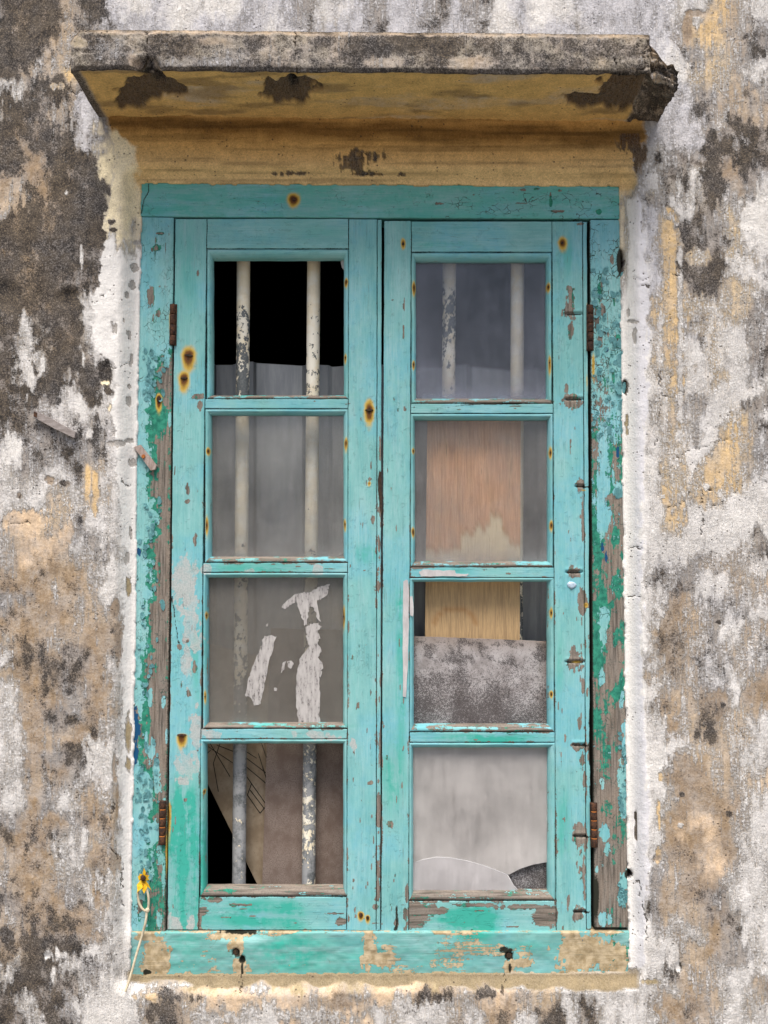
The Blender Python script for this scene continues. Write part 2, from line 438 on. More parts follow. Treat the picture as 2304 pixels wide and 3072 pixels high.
M['tanboard'] = mat_simple('stained_tan_board', (0.27, 0.205, 0.14), (0.42, 0.34, 0.25), (22, 22, 16), 0.85, 0.2, 0.0004, speck=(0.16, 0.12, 0.08), sscale=120, srange=(0.5, 0.7), amount=0.5)
M['ink'] = mat_simple('black_marking', (0.015, 0.014, 0.013), (0.03, 0.028, 0.026), rough=0.7)
M['scrap_solid'] = mat_simple('dried_paste', (0.33, 0.315, 0.32), (0.47, 0.455, 0.46), (240, 240, 60), 0.85, 0.5, 0.0006, speck=(0.33, 0.31, 0.31))
def mat_scrap():
    m, t, out = nt('dried_paste_smear'); b = NB(t)
    P = b.pos()
    n = b.noise(b.vmul(P, (190, 60, 45)), 1, 6, 0.7); f = b.noise(P, 260, 5, 0.7)
    df = b.n('ShaderNodeBsdfDiffuse'); b.put(df.inputs[0], b.mix(b.mr(n, 0.35, 0.65), (0.34, 0.325, 0.33), (0.50, 0.485, 0.49)))
    tr = b.n('ShaderNodeBsdfTransparent'); mx = b.n('ShaderNodeMixShader')
    b.put(mx.inputs[0], b.mr(b.math('ADD', b.math('MULTIPLY', n, 0.6), b.math('MULTIPLY', f, 0.4)), 0.38, 0.47, 0.15, 0.95))
    t.links.new(tr.outputs[0], mx.inputs[1]); t.links.new(df.outputs[0], mx.inputs[2]); t.links.new(mx.outputs[0], out.inputs[0])
    return m
M['scrap'] = mat_scrap()
M['putty'] = mat_simple('pale_putty', (0.42, 0.41, 0.43), (0.54, 0.53, 0.55), (90, 90, 30), 0.8, 0.4, 0.0006, speck=(0.38, 0.36, 0.38))
M['gum'] = mat_simple('pale_blue_blob', (0.35, 0.48, 0.62), (0.55, 0.66, 0.78), (200, 200, 200), 0.6, 0.5)
M['rust'] = mat_simple('rusty_iron', (0.022, 0.013, 0.011), (0.075, 0.034, 0.020), (160, 160, 160), 0.85, 0.6, 0.0008, speck=(0.25, 0.10, 0.03), sscale=700)
M['orange'] = mat_simple('fresh_orange_rust', (0.30, 0.095, 0.025), (0.46, 0.17, 0.04), (160, 160, 160), 0.85, 0.4)
M['slot'] = mat_simple('black_nail_iron', (0.02, 0.016, 0.013), (0.06, 0.035, 0.02), (200, 200, 200), 0.8, 0.5)
M['greywood'] = mat_simple('weathered_grey_wood', (0.20, 0.175, 0.17), (0.33, 0.30, 0.30), (60, 60, 300), 0.9, 0.7, 0.0008, speck=(0.10, 0.085, 0.08), sscale=300)
M['pinkwood'] = mat_simple('weathered_pinkish_wood', (0.26, 0.20, 0.18), (0.40, 0.33, 0.31), (260, 60, 40), 0.9, 0.7, 0.0008, speck=(0.13, 0.10, 0.09), sscale=300)
M['cord'] = mat_simple('dirty_plastic_cord', (0.42, 0.36, 0.26), (0.58, 0.52, 0.40), (200, 200, 90), 0.6, 0.4, 0.0004)
M['yellow'] = mat_simple('torn_yellow_tape', (0.62, 0.33, 0.01), (0.80, 0.52, 0.02), (150, 150, 150), 0.5, 0.3, speck=(0.12, 0.06, 0.01), sscale=300, srange=(0.58, 0.66))
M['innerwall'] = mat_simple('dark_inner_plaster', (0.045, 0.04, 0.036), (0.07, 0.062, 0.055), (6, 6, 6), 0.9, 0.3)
M['ground'] = mat_simple('pale_concrete_paving', (0.13, 0.12, 0.105), (0.20, 0.185, 0.16), (3, 3, 3), 0.9, 0.5, 0.002, speck=(0.15, 0.14, 0.12), sscale=60)
M['flake'] = mat_simple('lifted_turquoise_flake', (0.168, 0.42, 0.455), (0.215, 0.49, 0.54), (40, 40, 40), 0.6, 0.2)

# ------------------------------------------------------------------ ground and dark room (structure)
tag(mk('ground', [(-250, -250, 0), (250, -250, 0), (250, 250, 0), (-250, 250, 0)], [[0, 1, 2, 3]], M['ground']), kind='structure')

# ------------------------------------------------------------------ the wall
CH = {  # base colour, limewash, mould, lavender tint
 'W': ((.55, .50, .44), 1.10, .06, .12), 'w': ((.48, .43, .37), .84, .22, .25), 'V': ((.42, .40, .40), .84, .20, .9),
 'G': ((.33, .30, .28), .54, .42, .5), 'K': ((.18, .16, .145), .12, .92, .4), 'k': ((.24, .21, .19), .32, .70, .4),
 'D': ((.24, .175, .11), .12, .70, .3), 'B': ((.33, .24, .155), .20, .36, .3), 'b': ((.45, .355, .26), .48, .22, .3),
 'T': ((.66, .50, .35), .14, .07, .1), 't': ((.60, .47, .33), .56, .15, .2), 'Y': ((.70, .50, .26), .28, .14, .1),
 'y': ((.62, .48, .30), .56, .20, .2), 'C': ((.93, .82, .58), .0, .05, .0), 'O': ((.70, .47, .185), .0, .03, .0),
 'S': ((.36, .295, .185), .0, .10, .2), 'g': ((.40, .385, .375), .0, .0, .5), 'H': ((.05, .045, .04), .0, 1.0, .0),  # H: holes, their shade painted in as near-black
 'U': ((.13, .085, .045), .0, .42, .0), 'R': ((.40, .14, .05), .0, .3, .0),
}
L = """kDDbkVW kkDbGVV kkbbbBB KbbyGGG wkKbVVG KkbbVVO DDkkVCO DBkKKCC BBDkKCC bDDkKCC DDDKKCC DDDkKCW DDDkkWW KDDKkWW kDDKwWW kwkDwWW
kwDDwWW kwKKkwW kkGwKWW kGwwwWW GGGGGwW wGGGGwW wwwGtwW wwtwtwW tTtGwwW tTTwGwW bBBbwWW BBbBbWw GBBbbwW BBbbBbW wDbkBwW bBDkBwW
wBBGBwW wBkGBww wBbBDww wBGkwWw wbBGwWW wBGwbwW GBBGBwW DBkwbwW bBbwBwW bBBGwwW kBBBbwW bBDBBwW DDkkwwW wDKwGwW kKkkwWW kwKGWWw""".split()
Rr = """VVVwYbw VVVbYbG VVWGybG VVWyybw VVVGGbG VVVVbkb OVVVkGk OwGkKkk CwkwKBG CGwwKGW CVyKGyW CVYKkyw WVYKKwG WVYkKyw WVYyyyk WVyGywG
WWtwywk WWywywG WwyGwww WwtGwyk WwywwYG WwYwYyG WwYyYYw WwYwYww Wwywwww Wwwwwwk WwGGbbw WwkGwbb WwBbGGw WwBbGwb wwDbGbG WbDbGwB
WWbbBwB WwBbDtb WwbtDtw WWwttbw WWBBbbt WwBBBBw WwBTTBw WwBBTBw WwBBTbw WGbBBww WGBbkww WGbwBkw WwwbBGw WwKbbww wwwBbwb wwBBbww""".split()
MIDTOP = ["VWwWVVVGwVGVVGVGWVWwVV", "VWVVVWVGVVGVVGVGwVWVVV"]
MIDBOT = {45: "SSSSSSSSSSSSSSSSSSSSSw", 46: "btTTTTTbTbTTTDbbTbtwww", 47: "DbwTwWTbbTwtwwbwBwDwkw"}
rows = []
for r in range(48):
    if r < 2: mid = MIDTOP[r]
    elif r < 4: mid = 'V' * 22
    elif r < 20: mid = 'O' * 22
    elif r in MIDBOT: mid = MIDBOT[r]
    else: mid = 'S' * 22
    rows.append(L[r] + mid + Rr[r])
TAB = np.zeros((48, 36, 6))
for r in range(48):
    for c in range(36):
        v = CH[rows[r][c]]
        TAB[r, c] = (*v[0], v[1], v[2], v[3])

WALL_BLOBS = [  # cx, cy, rx, ry, kind, softness
 (16, 890, 34, 40, 'H', .5), (205, 895, 30, 24, 'H', .8), (2062, 82, 20, 44, 'B', .2), (2085, 40, 30, 12, 'B', .2), (2112, 800, 62, 82, 'K', .5),
 (2190, 700, 20, 18, 'y', .4), (2095, 770, 40, 26, 'y', .5), (318, 1122, 16, 34, 'H', .3), (322, 1172, 12, 14, 'K', .4), (316, 1148, 14, 8, 'C', .4), (330, 1225, 12, 16, 'C', .5),
 (403, 803, 11, 14, 'g', .15), (397, 858, 9, 16, 'g', .15), (380, 886, 6, 11, 'g', .15), (343, 985, 10, 26, 'g', .6), (388, 1004, 6, 12, 'g', .2), (371, 962, 3, 6, 'g', .2),
 (393, 1082, 5, 20, 'g', .2), (386, 1203, 9, 18, 'g', .15), (388, 1160, 4, 8, 'g', .2), (355, 1330, 30, 10, 'g', .3), (388, 1322, 14, 7, 'g', .3), (398, 1385, 12, 16, 'g', .4),
 (335, 665, 12, 9, 'K', .2), (340, 690, 12, 6, 'K', .2), (412, 728, 14, 7, 'g', .2), (392, 1600, 5, 24, 'g', .2), (382, 1672, 8, 20, 'g', .2), (385, 1760, 9, 40, 'S', .25),
 (345, 1830, 14, 34, 'B', .4), (355, 1930, 12, 60, 'B', .4), (385, 2190, 10, 60, 'S', .3), (385, 2300, 8, 28, 'S', .3), (345, 2300, 10, 44, 'B', .3), (352, 2420, 6, 60, 'B', .3), (345, 2590, 16, 40, 'B', .3),
 (292, 2700, 10, 28, 'B', .3), (320, 2705, 6, 20, 'B', .3), (150, 1440, 14, 12, 'B', .3), (58, 1487, 8, 9, 'D', .3), (195, 1450, 14, 10, 'D', .5),
 (140, 2868, 9, 8, 'H', .3), (160, 2925, 7, 26, 'W', .8), (150, 2865, 34, 16, 'W', 1.2), (2034, 2905, 9, 16, 'H', .3), (2020, 2870, 20, 60, 'W', .5), (1985, 2862, 34, 26, 'w', .5),
 (2132, 2450, 0.1, 0.1, 'W', .3), (2042, 2477, 9, 9, 'W', .2), (1976, 2420, 6, 24, 'Y', .15), (1978, 2470, 5, 26, 'Y', .15), (1974, 2565, 7, 26, 'Y', .15), (1982, 2330, 7, 14, 'Y', .15), (1972, 2575, 10, 10, 'B', .4),
 (1908, 2480, 3.5, 50, 'H', .3), (1890, 2622, 8, 11, 'H', .25), (2170, 2114, 8, 8, 'K', .3), (2154, 1866, 8, 8, 'K', .3), (2188, 2443, 9, 9, 'K', .3), (2046, 2385, 9, 8, 'K', .3),
 (1866, 785, 8, 34, 'H', .3), (1878, 1160, 7, 22, 'U', .3), (1880, 1262, 5, 18, 'S', .3), (1881, 1295, 4, 12, 'S', .3), (1897, 965, 18, 5, 'g', .3), (1903, 1010, 7, 26, 'g', .3), (1885, 935, 4, 16, 'g', .3),
 (2120, 1462, 12, 9, 'W', .3), (2130, 1470, 5, 3, 'H', .3), (1990, 1490, 7, 7, 'W', .3), (2000, 1405, 22, 16, 'K', .6),
 (2015, 720, 26, 100, 'Y', .25), (2020, 960, 26, 140, 'Y', .25), (2035, 1120, 20, 90, 'Y', .3), (2040, 1000, 8, 300, 'w', .5), (2185, 1400, 30, 80, 'Y', .3), (2020, 1420, 36, 60, 'y', .4), (2040, 1560, 22, 55, 'Y', .4),
 (200, 1600, 24, 30, 'T', .4), (70, 1570, 60, 46, 'T', .4), (285, 1470, 9, 70, 'Y', .4), (262, 1450, 9, 60, 'Y', .4),
 (240, 1220, 18, 34, 'W', .5), (90, 1130, 12, 60, 'W', .5), (130, 1090, 8, 22, 'W', .4), (268, 1302, 10, 18, 'W', .4), (35, 1350, 26, 50, 'W', .8), (245, 770, 4, 44, 'W', .6), (200, 580, 12, 10, 'W', .8), (250, 1080, 6, 26, 'W', .4),
 (255, 330, 34, 62, 'V', .3), (210, 225, 14, 30, 'Y', .4), (175, 258, 34, 14, 'y', .4), (2140, 1560, 90, 45, 'w', 1.0), (2220, 1570, 60, 40, 'W', 1.1),
 (2020, 1930, 34, 90, 'D', .5), (2120, 2200, 46, 34, 'K', .7), (200, 2560, 40, 40, 'w', 1.2), (190, 2540, 34, 50, 'w', 1.2), (310, 2260, 40, 60, 'W', 1.2),
 # lintel band
 (1070, 470, 78, 22, 'U', .8), (1060, 500, 40, 26, 'U', .9), (870, 520, 60, 10, 'U', .8), (1130, 522, 90, 8, 'U', .8), (1175, 515, 24, 26, 'T', .2), (1240, 540, 40, 5, 'T', .3),
 (1800, 540, 60, 6, 'T', .3), (960, 542, 110, 4, 'T', .3), (1915, 470, 22, 48, 'U', .5), (1885, 420, 34, 60, 'U', .7), (1890, 540, 26, 26, 'S', .5), (1880, 640, 10, 60, 'Y', .6),
 # below the sill
 (1455, 2972, 40, 24, 'K', .5), (520, 2990, 80, 20, 'K', .9), (440, 2990, 36, 14, 'Y', 1.2), (780, 2965, 44, 18, 'w', 1.3), (1020, 3010, 60, 26, 'B', .9), (1100, 2900, 700, 1, 'S', .3),
 (1545, 2960, 60, 8, 'W', 1.2), (560, 2955, 40, 7, 'W', 1.2), (1955, 2945, 40, 8, 'S', .5), (890, 3050, 160, 22, 'w', 1.3), (640, 3055, 60, 14, 'w', 1.3),
]
CRACKS = [
 [(290, 1055), (308, 1075), (320, 1090), (338, 1105), (362, 1100), (392, 1092)], [(284, 915), (300, 893), (318, 875), (326, 862)],
 [(342, 2400), (334, 2450), (326, 2500), (325, 2535), (340, 2555), (358, 2580), (365, 2610), (362, 2670), (370, 2720)],
 [(2010, 1405), (2030, 1378), (2050, 1360), (2080, 1345), (2120, 1338), (2160, 1325), (2210, 1322)], [(2000, 1525), (2030, 1515), (2055, 1508), (2068, 1485), (2095, 1462), (2118, 1440)],
 [(2135, 1518), (2160, 1510), (2195, 1492), (2210, 1465)], [(1988, 1190), (2012, 1192), (2040, 1182), (2055, 1178)], [(1985, 825), (2010, 822), (2035, 826)], [(2055, 1508), (2070, 1522)],
 [(2105, 1470), (2110, 1540), (2104, 1600)], [(1915, 2640), (1922, 2700), (1938, 2760), (1942, 2830)], [(880, 470), (1010, 420)], [(850, 415), (848, 470), (858, 520)], [(560, 410), (556, 460), (562, 540)],
 [(1185, 395), (1192, 450), (1182, 540)], [(1775, 400), (1778, 540)], [(433, 430), (440, 480), (436, 540)], [(20, 1568), (50, 1574), (95, 1568)], [(1905, 1640), (1925, 1645), (1885, 1643)], [(1886, 1785), (1920, 1788)],
 [(725, 2905), (722, 2925), (730, 2950), (724, 2972)], [(1520, 2905), (1515, 2940), (1505, 2985)], [(1905, 830), (1925, 845), (1945, 838)], [(1905, 860), (1950, 857)], [(2290, 1448), (2304, 1444)],
 [(1975, 1200), (1980, 1150), (1978, 1110)], [(1965, 1340), (1975, 1250), (1982, 1210)], [(355, 1420), (368, 1455), (385, 1460)], [(325, 258), (300, 268), (270, 262), (230, 280), (205, 268)], [(268, 200), (285, 232)],
]
FR = dict(l=lambda py: 423 + (py - 548) * (392 - 423) / 2247., r=lambda py: 1859 + (py - 558) * (1885 - 1859) / 2224.)

def frame_sd(px, py):
    """signed distance in px outside the window opening (frame + sill), negative inside"""
    dl = FR['l'](py) - px; dr = px - FR['r'](py)
    dt = (549 + (px - 423) * 10 / 1436.) - py; db = py - (2926 - (px - 390) * 8 / 1500.)
    dx = np.maximum(dl, dr); dy = np.maximum(dt, db)
    return np.where((dx > 0) & (dy > 0), np.hypot(dx, dy), np.maximum(dx, dy))

def fold(a, lo, hi):
    w = hi - lo
    t = np.mod(a - lo, 2 * w)
    return lo + np.where(t > w, 2 * w - t, t)

def wall_look(px, py, hood=False, only_marks=False):
    wx = (fbm(px / 70, py / 100, 5, 3) - .5) * 120 + (fbm(px / 12, py / 20, 3, 5) - .5) * 40
    wy = (fbm(px / 70, py / 90, 4, 9) - .5) * 150 + (fbm(px / 8, py / 40, 3, 8) - .5) * 70
    qx = np.where(px < 0, fold(px, 0, 384), np.where(px > 2304, fold(px, 1984, 2304), px))
    qy = np.where(py < 0, fold(py, 0, 100), np.where(py > 3072, fold(py, 2980, 3072), py))
    near = 1 - sst(0, 60, np.abs(frame_sd(px, py)))
    k = 0.42 + 0.58 * (1 - near)
    gx = np.clip((qx + wx * k) / 64 - .5, 0, 34.999); gy = np.clip((qy + wy * k) / 64 - .5, 0, 46.999)
    ix = gx.astype(int); iy = gy.astype(int); fx = gx - ix; fy = gy - iy
    fx = sst(.05, .95, fx); fy = sst(.05, .95, fy)
    fx = fx[..., None]; fy = fy[..., None]
    T = (TAB[iy, ix] * (1 - fx) + TAB[iy, ix + 1] * fx) * (1 - fy) + (TAB[iy + 1, ix] * (1 - fx) + TAB[iy + 1, ix + 1] * fx) * fy
    # the smooth white band beside the frame
    sd = frame_sd(px, py)
    AL = np.zeros(np.shape(px))
    for (cx, cy, rx, ry, ch, so) in ([] if hood else WALL_BLOBS):
        if rx < 1 or ry < 2: continue
        m = (np.abs(px - cx) < rx * 2.2 + 8) & (np.abs(py - cy) < ry * 2.2 + 8)
        if not m.any(): continue
        x = px[m]; y = py[m]
        rr = np.hypot((x - cx) / rx, (y - cy) / ry) + (fbm(x / 9, y / (12 if max(rx, ry) < 20 else 26), 4, int(cx)) - .5) * (0.7 + so * 1.6) + (fbm(x / max(rx, 6), y / max(ry, 6), 2, int(cy)) - .5) * .6
        a = (1 - sst(1 - so * .8, 1 + so * .5, rr))[:, None]
        if ch in 'KkD' and rx > 30: a = a * .8
        v = CH[ch]; tv = np.array((*v[0], v[1], v[2], v[3]))
        T[m] = T[m] * (1 - a) + tv * a
        if ch in 'gBHSUK' and max(rx, ry) < 64: AL[m] = np.maximum(AL[m], a[:, 0])
    return (T, AL) if only_marks else T

def mid_noise(T, px, py, amt=1.0):
    wn_ = (fbm(px / 18, py / 60, 5, 21) - .5) * .8; dn = (fbm(px / 26, py / 40, 5, 31) - .5) * 1.25
    mid = 4 * np.clip(T[..., 3], 0, 1) * (1 - np.clip(T[..., 3], 0, 1))
    T[..., 3] += wn_ * 1.1 * mid * amt
    T[..., 4] += dn * 1.0 * amt * np.clip(T[..., 4] * 3, 0, 1)
    return T

XW = 0.00065
x_f = np.arange(-0.80, 0.8001, 0.0025); z_f = np.arange(0.47, 2.66, 0.0025)
_side = np.concatenate([np.arange(.81, 1.9, .010), np.arange(1.92, 4.05, .045)])
x_o = np.concatenate([-_side[::-1], x_f, _side])
z_o = np.concatenate([np.arange(-0.05, 0.461, .010), z_f, np.arange(2.67, 3.2, .012), np.arange(3.22, 3.9, .045)])
XX, ZZ = np.meshgrid(x_o, z_o)
PX, PY = P2(np.stack([XX, 0 * XX, ZZ], -1))
T = wall_look(PX, PY)
T = mid_noise(T, PX, PY)
pale = sst(1930, 1990, PX) * sst(500, 800, PY)
T[..., 4] *= 1 - .28 * pale
T[..., 3] += .10 * pale * (1 - sst(2150, 2350, PY))
T[..., 4] *= 1 - .12 * sst(1450, 1600, PY) * (PX < 330) * (1 - sst(2600, 2750, PY))
T[..., 3] = np.minimum(T[..., 3], .80 + .16 * fbm(PX / 60, PY / 90, 3, 191))
tl = (1 - sst(280, 380, PX)) * (1 - sst(1150, 1350, PY))
T[..., 4] += .08 * tl * (T[..., 4] > .3)
sd = frame_sd(PX, PY)
HOOD_D = 0.19
ZB = float(W3(326, 348, 0.0)[2])       # underside height of the hood
# tan mortar strip just below the sill
strip = sst(-16, -8, PY - (2925 - (PX - 390) * 8 / 1500.)) * (1 - sst(0, 10, PY - (2950 + (fbm(PX / 60, PY / 60, 3, 77) - .5) * 50 + 12 * sst(1200, 1600, PX)))) * sst(375, 390, PX) * (1 - sst(1905, 1930, PX))
sv = np.array((.25, .20, .125, .0, .16, .2))
T = T * (1 - strip[..., None]) + sv * strip[..., None]
# clean bands of plaster either side of the frame
def overlay(T, m, ch, dk=None):
    v = CH[ch]; tv = np.array((*v[0], v[1], v[2] if dk is None else dk, v[3]))
    return T * (1 - m[..., None]) + tv * m[..., None]
lb = np.interp(PY, [330, 380, 470, 560, 640, 720, 820, 900, 1010, 1060, 1090, 1160, 1230, 1300, 1500, 1650, 1900, 2300, 2700, 2800],
               [318, 332, 344, 336, 316, 312, 300, 280, 272, 300, 340, 352, 338, 345, 360, 372, 372, 368, 366, 372])
lb = lb + (fbm(PX / 13, PY / 17, 4, 141) - .5) * 34
lm = sst(-3, 5, PX - lb) * sst(300, 340, PY) * (1 - sst(2760, 2830, PY)) * (1 - sst(430, 470, PX) * 0)
lm = lm * (PX < 1000)
T = overlay(T, lm * 1.0, 'W', .0)
cm = lm * (1 - sst(650, 790, PY + (fbm(PX / 20, PY / 60, 3, 142) - .5) * 160))
T = overlay(T, cm * .95, 'C', .02)
rb = np.interp(PY, [600, 700, 900, 1200, 1600, 2000, 2400, 2640, 2800, 2900], [1925, 1935, 1945, 1940, 1925, 1925, 1945, 1945, 1935, 1935])
rb = rb + (fbm(PX / 13, PY / 40, 4, 143) - .5) * 40
rm = (1 - sst(-14, 14, PX - rb)) * sst(540, 620, PY) * (1 - sst(2880, 2930, PY)) * (PX > 1500)
T = overlay(T, rm * .98, 'W', .0)
T[..., 5] = np.where(rm > .5, sst(1885, 1925, PX) * .8, T[..., 5])
cm = rm * (1 - sst(6, 36, PX - FR['r'](PY) + (fbm(PX / 9, PY / 60, 3, 144) - .5) * 30)) * (1 - sst(700, 1000, PY))
T = overlay(T, cm * .7, 'C', .02)
T2 = wall_look(PX, PY, False, True)
T = np.where(T2[1][..., None] > 0, T * (1 - T2[1][..., None]) + T2[0] * T2[1][..., None], T)
# lintel band: ochre between the hood and the frame
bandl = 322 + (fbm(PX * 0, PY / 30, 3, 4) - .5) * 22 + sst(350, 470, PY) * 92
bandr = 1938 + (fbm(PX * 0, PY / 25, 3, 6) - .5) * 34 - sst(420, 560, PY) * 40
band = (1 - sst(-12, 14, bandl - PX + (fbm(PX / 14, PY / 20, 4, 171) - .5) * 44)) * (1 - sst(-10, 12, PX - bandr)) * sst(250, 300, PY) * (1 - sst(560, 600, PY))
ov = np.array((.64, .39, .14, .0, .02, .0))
lo = np.array((.82, .61, .33, .0, .02, .0)); ovm = ov + (lo - ov) * (sst(400, 560, PY) * .8)[..., None]  # ochre painted lighter downward, away from the hood's shade
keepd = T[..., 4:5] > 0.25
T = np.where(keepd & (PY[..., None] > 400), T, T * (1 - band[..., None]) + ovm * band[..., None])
crl = np.exp(-((PY - 366 - (PX - 326) * .030 - (fbm(PX / 90, PY * 0, 4, 87) - .5) * 30) / 30) ** 2) * (.75 + .8 * fbm(PX / 160, PY / 12, 4, 86))  # brown stain line that also paints in the crease's shade
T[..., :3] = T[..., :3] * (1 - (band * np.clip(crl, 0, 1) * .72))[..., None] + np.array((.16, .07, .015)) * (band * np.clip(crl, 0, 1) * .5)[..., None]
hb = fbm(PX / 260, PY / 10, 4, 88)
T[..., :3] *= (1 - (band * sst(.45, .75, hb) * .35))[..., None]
# relief
dep = (fbm(PX / 260, PY / 260, 4, 41) - .5) * .007 + (fbm(PX / 45, PY / 60, 4, 42) - .5) * .0032 + (fbm(PX / 12, PY / 16, 3, 43) - .5) * .0014
revw = np.where(PX < 1000, 66 + 6 * (PY / 3000), 62.)
below = sst(2760, 2840, PY)
revd = 0.030 * (1 - below) + 0.021 * below
side = (1 - sst(0, 1, np.clip(sd, 0, 1e9) / revw))
dep = dep * (1 - side * .8) + revd * side
above = sst(0, 60, 560 - PY) * sst(350, 420, PX) * (1 - sst(1860, 1930, PX))
jag = (fbm(PX / 16, PY / 22, 4, 55) - .5) * 9 + (fbm(PX / 60, PY / 90, 3, 56) - .5) * 7
for (cx, cy, rx, ry) in ((1864, 785, 9, 36), (1876, 1160, 8, 24), (1888, 2622, 10, 13), (425, 868, 5, 10)):
    jag = jag + 16 * ell(PX, PY, cx, cy, rx, ry)
plunge = 1 - sst(-7, 3, sd - jag + 3)
dep = dep + plunge * (0.075 - 0.0 * dep)
# soft cove up to the hood
under = np.clip(ZB - ZZ, 0, 1)
cove = np.exp(-under / 0.006) * 0.006 * (ZZ < ZB + .02) * sst(300, 350, PX) * (1 - sst(1925, 1965, PX)) * (sd > 0)
dep = dep - cove
ck = np.zeros_like(PX)
jx = (fbm(PX / 12, PY / 12, 3, 61) - .5) * 22; jy = (fbm(PX / 12, PY / 12, 3, 62) - .5) * 22
fine_m = (PX > -20) & (PX < 2324) & (PY > -20) & (PY < 3092)
for c in CRACKS:
    xs = [p[0] for p in c]; ys = [p[1] for p in c]
    m = (PX > min(xs) - 25) & (PX < max(xs) + 25) & (PY > min(ys) - 25) & (PY < max(ys) + 25)
    d = seg_dist(PX[m] + jx[m], PY[m] + jy[m], c)
    ck[m] = np.maximum(ck[m], np.exp(-(d / 2.6) ** 2) * (.95 if max(ys) > 565 or min(ys) < 300 else .5))
# pits get real depth besides the shade painted into their colour
for (cx, cy, rx, ry, ch, so) in WALL_BLOBS:
    if ch == 'H': dep = dep + ell(PX, PY, cx, cy, rx, ry, .6) * .006
    if ch in 'gBU' and ry > 2: dep = dep + ell(PX, PY, cx, cy, rx, ry, .2) * .0012
dep = dep + ck * .0015
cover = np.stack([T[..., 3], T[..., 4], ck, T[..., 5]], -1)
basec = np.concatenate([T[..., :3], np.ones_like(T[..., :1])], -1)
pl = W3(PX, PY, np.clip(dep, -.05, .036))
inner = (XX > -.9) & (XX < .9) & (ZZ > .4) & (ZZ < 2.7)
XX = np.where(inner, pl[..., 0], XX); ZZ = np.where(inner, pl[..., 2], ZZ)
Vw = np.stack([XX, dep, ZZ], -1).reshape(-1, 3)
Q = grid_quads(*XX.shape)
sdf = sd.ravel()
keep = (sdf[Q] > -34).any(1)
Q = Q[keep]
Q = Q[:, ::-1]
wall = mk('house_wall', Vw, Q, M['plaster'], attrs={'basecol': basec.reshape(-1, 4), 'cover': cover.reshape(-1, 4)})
tag(wall, 'old lime-washed plaster wall with black mould and tan bare patches around the window', 'wall')

# ---- room behind (closed dark box with the opening's tunnel)
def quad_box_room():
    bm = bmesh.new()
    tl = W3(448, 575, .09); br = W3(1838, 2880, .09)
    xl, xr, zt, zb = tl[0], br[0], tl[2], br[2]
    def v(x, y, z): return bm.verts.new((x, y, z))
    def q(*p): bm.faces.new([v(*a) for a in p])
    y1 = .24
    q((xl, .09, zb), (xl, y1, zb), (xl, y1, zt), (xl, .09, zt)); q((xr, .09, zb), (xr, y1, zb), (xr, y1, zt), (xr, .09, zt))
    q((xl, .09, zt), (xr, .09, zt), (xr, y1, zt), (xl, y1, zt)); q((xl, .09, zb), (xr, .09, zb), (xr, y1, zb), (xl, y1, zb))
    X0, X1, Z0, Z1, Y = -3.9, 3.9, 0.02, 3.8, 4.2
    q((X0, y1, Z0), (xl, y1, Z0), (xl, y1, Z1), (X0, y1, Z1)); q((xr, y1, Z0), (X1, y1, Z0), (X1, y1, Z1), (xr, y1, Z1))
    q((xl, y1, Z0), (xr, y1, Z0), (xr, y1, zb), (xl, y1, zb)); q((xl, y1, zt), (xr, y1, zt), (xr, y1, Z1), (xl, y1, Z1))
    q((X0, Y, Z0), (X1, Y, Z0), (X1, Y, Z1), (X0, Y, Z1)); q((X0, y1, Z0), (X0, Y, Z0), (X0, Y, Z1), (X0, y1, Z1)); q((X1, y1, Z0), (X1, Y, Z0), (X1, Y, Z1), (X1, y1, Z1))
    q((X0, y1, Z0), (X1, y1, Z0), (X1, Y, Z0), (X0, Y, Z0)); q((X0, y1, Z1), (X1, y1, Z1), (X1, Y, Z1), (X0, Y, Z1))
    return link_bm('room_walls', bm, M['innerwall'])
tag(quad_box_room(), kind='structure')

